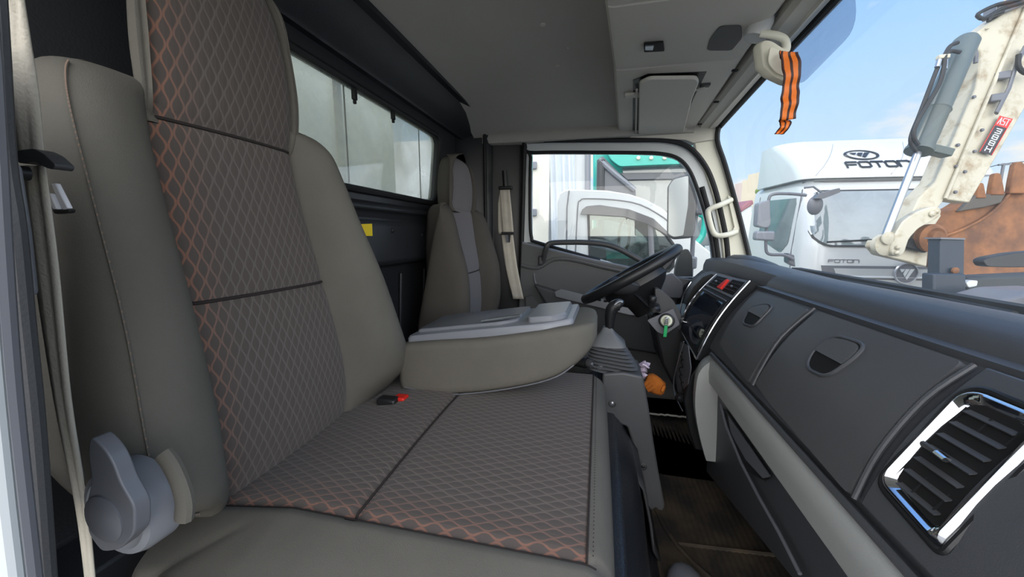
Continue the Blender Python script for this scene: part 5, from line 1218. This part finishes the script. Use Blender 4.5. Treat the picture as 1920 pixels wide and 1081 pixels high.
for x, y in ((PY(3.45,1090,600).x,0),(PY(3.45,1350,600).x,0)): O('wheel', G().lathe(V((x,3.42,.38)), (0,1,0), [(.2,0),(.38,.01),(.38,.22),(.2,.23)], 24), M_rub, wc_)
# trailer with curtain
tl = thing('curtain_trailer', 'pale curtain-sided trailer end seen through the back of the driver window', 'trailer', (-1.2,5.4,0))
M_tarp = mat('pale tarpaulin', (214,220,226), .6, var=.06, vscale=2)
P = [PY(5.4, *q) for q in ((900,240),(1031,240),(1027,560),(900,560))]
O('rear_post_panel', G().prism(P, (0,.06,0)), mat('grubby white panel', (222,218,206), .6, var=.1, vscale=2), tl, bevel=.01)
for y in (310,398): O('hinge', G().box(PY(5.38,1000,y), (.10,.05,.10)), M_slate2, tl, bevel=.01)
P0, P1 = PY(5.45,1026,560), PY(5.45,1080,240); rows = []
for k in range(61):
    x = P0.x-.3+(P1.x-P0.x+.3)*k/60; rows.append([V((x+.03*math.sin(z*1.2), 5.47+.035*math.sin(k*.75+z*.8)+.02*math.sin(k*.31), z)) for z in [P0.z+(P1.z-P0.z)*j/10 for j in range(11)]])
O('curtain', G().grid(rows), M_tarp, tl, smooth=60)
O('front_panel', G().prism([PY(5.5, *q) for q in ((1079,240),(1098,240),(1098,560),(1079,560))], (0,.1,0)), M_white, tl); O('corner_post', G().tube([PY(5.42,1102,230), PY(5.42,1102,560)], .04, 10), M_slate2, tl); O('trailer_floor', G().box((-2.6,6.2,.9), (4.5,1.2,.2)), M_slate, tl)
O('back_wall', G().box((-2.8,6.8,2.2), (4.5,.05,2.6)), M_tarp, tl)
for k in (-1.6,-2.6): O('wheel', G().lathe(V((k,5.5,.45)), (0,1,0), [(.25,0),(.45,.01),(.45,.25),(.25,.26)], 24), M_rub, tl)
# teal truck
tt = thing('teal_truck', 'teal-green truck with wide windscreen behind the white cab', 'truck', (1.0,7.3,0)); YT = 7.2
M_teal = mat('teal paint', (38,176,160), .35, coat=.5)
O('sun_shield', G().prism(rnd([PY(YT-.15, *q) for q in ((1128,270),(1330,270),(1318,306),(1230,309),(1162,312),(1146,300))], .05, 3), (0,.2,0)), M_teal, tt, bevel=.03)
O('cab_body', G().prism([PY(YT+.25, *q) for q in ((1112,250),(1320,250),(1325,640),(1112,640))], (0,1.5,0)), M_teal, tt, bevel=.05)
O('windscreen', G().prism([PY(YT+.1, *q) for q in ((1165,308),(1318,304),(1330,460),(1190,470))], (0,.06,0)), M_wsd, tt, bevel=.01)
O('windscreen_bar', G().prism([PY(YT+.02, *q) for q in ((1162,324),(1320,322),(1322,334),(1176,337))], (0,.05,0)), M_slate, tt, bevel=.01)
O('fairing_panel', G().prism([PY(YT-.1, *q) for q in ((1121,298),(1130,292),(1192,356),(1192,470),(1121,470))], (0,.3,0)), M_slate, tt, bevel=.02)
O('fairing_edge', G().tube([PY(YT-.12,1124,300), PY(YT-.12,1148,322), PY(YT-.12,1190,356)], .05, 8), M_slate2, tt)
O('snorkel', G().tube([PY(YT-.1,1127,300), PY(YT-.1,1124,470)], .07, 10), M_dark, tt)
for x in (1197,1221,1246): O('marker_lamp', G().lathe(PY(YT-.16,x,296), (0,-1,0), [(.035,0),(.03,.03),(.01,.04)], 12), M_cream, tt)
O('mirror_arm', G().tube(cat([PY(YT-.4, *q) for q in ((1312,400),(1322,410),(1318,440),(1308,455))], 3), .05, 8), M_teal, tt)
for x in (1.0,2.6): O('wheel', G().lathe(V((x,7.3,.5)), (0,1,0), [(.25,0),(.5,.01),(.5,.28),(.25,.29)], 24), M_rub, tt)
# own exterior mirror
em = thing('door_mirror', 'tall exterior mirror in a dark housing outside the driver door glass', 'wing mirror', PY(2.35,1285,400))
q = [(1251,350),(1262,333),(1290,326),(1304,330),(1309,345),(1303,432),(1296,446),(1262,449),(1250,441)]
O('housing', G().prism(rnd([PY(2.37, *p) for p in q], .012, 3), (.02,.09,0)), M_dark, em, bevel=.012, bseg=3)
q = [(1254,350),(1264,336),(1291,329),(1290,385),(1281,441),(1263,444),(1253,438)]
O('mirror_glass', G().prism(rnd([PY(2.362, *p) for p in q], .01, 3), (0,.008,0)), mat('mirror face', (214,216,212), .25, metal=.3), em, bevel=.001)
O('stay', G().tube([PY(2.42,1306,335), PY(2.42,1308,380), PY(2.40,1300,440), PY(2.36,1296,505), PY(2.30,1294,530)], .013, 10), M_slate, em)
O('clamp', G().box(PY(2.40,1310,388), (.05,.05,.09)), M_slate, em, bevel=.01); O('lower_clamp', G().box(PY(2.36,1297,492), (.05,.05,.07)), M_slate2, em, bevel=.01)
O('corner_fairing', G().prism(rnd([PY(2.16, *p) for p in ((1262,548),(1268,500),(1276,472),(1290,466),(1298,480),(1300,548))], .01, 3), (0,.05,0)), M_black, em, bevel=.006)
# ---------------------------------------------------------------- far background
def block(name, label, x0, x1, top, d, m, n):
    a, b = PD(d, x0, 440), PD(d, x1, 440); t = PD(d, x0, top).z
    r = thing(name, label, 'building', V(((a.x+b.x)/2,(a.y+b.y)/2,0)), 'tower blocks on the horizon')
    P = [V((a.x,a.y,0)), V((b.x,b.y,0)), V((b.x,b.y,t)), V((a.x,a.y,t))]; o = O('tower', G().prism(P, dv*10), m, r, smooth=0)
    ux = (b-a); ux.z = 0
    for i in range(n):
        for j in range(6):
            c = V((a.x,a.y,0))+ux*((i+.5)/n)+V((0,0,t*(.93-.13*j)))-dv*.1; w = ux*(.3/n); h = V((0,0,t*.04))
            if j < 4: O('window', G().prism([c-w-h, c+w-h, c+w+h, c-w+h], dv*.15), M_slate, r, smooth=0)
M_b1, M_b2 = mat('tower beige', (206,196,172), .9), mat('tower pinkish', (196,180,172), .9)
block('tower_block', 'hazy pinkish tower block left of the others on the horizon', 1392, 1413, 342, 190, M_b2, 4)
block('tower_block', 'beige tower block, tallest of the ones on the horizon', 1426, 1462, 322, 130, M_b1, 6)
block('tower_block', 'beige stepped tower block between pinkish and tallest ones', 1410, 1428, 334, 160, M_b1, 4)
tr_ = thing('tree', 'small distant green tree at the foot of the tower blocks', 'tree', V((PD(60,1447,440).x, PD(60,1447,440).y, 0)))
c = PD(60,1447,362); g = G()
for k in range(40): g.ball(c+V((random.gauss(0,.8), random.gauss(0,.8), random.gauss(-.5,.7))), random.uniform(.3,.7), 6)
O('crown', g, mat('foliage', (96,120,60), .9, bump=1, bscale=3, var=.4, vscale=2), tr_); O('trunk', G().tube([V((c.x,c.y,0)), c], .2, 8), M_slate, tr_)
rv = thing('red_roofed_van', 'partly hidden vehicle with a dusky red roof left of the white truck', 'van', PD(9,1405,900))
O('body', G().prism([PD(9, *q) for q in ((1380,392),(1412,384),(1414,640),(1380,640))], dv*1.5), M_white, rv, bevel=.05); O('roof', G().prism([PD(8.95, *q) for q in ((1390,388),(1402,378),(1412,374),(1414,382),(1390,398))], dv*1.5), mat('dusky red', (150,96,104), .6), rv, bevel=.03)
pp = thing('utility_pole', 'thin utility pole with crossarm and wires behind the bucket teeth', 'utility pole', V((PD(40,1882,440).x, PD(40,1882,440).y, 0)))
t = PD(40,1882,306); O('pole', G().tube([V((t.x,t.y,0)), t], .13, 8), M_slate, pp); O('crossarm', G().tube([PD(40,1872,309), PD(40,1893,307)], .1, 6), M_slate, pp)
O('wire', G().tube(cat([PD(40,1820,318), PD(40,1850,314), PD(40,1882,307), PD(40,1930,302), PD(38,1990,300)], 4), .035, 4), M_pitch, pp)
hz_ = struct('trim_5', PD(70,1880,440)); hz_['label'] = 'distant dark tree line along the yard edge'
g = G()
for k in range(60): 
    p = PD(75, 1380+k*12, 440); g.ball(V((p.x,p.y,3+random.uniform(-1,1.5))), (2.6,2.6,random.uniform(2,3.4)), 6)
O('hedge_line', g, mat('far foliage', (104,118,92), .9, var=.3, vscale=.5), hz_)
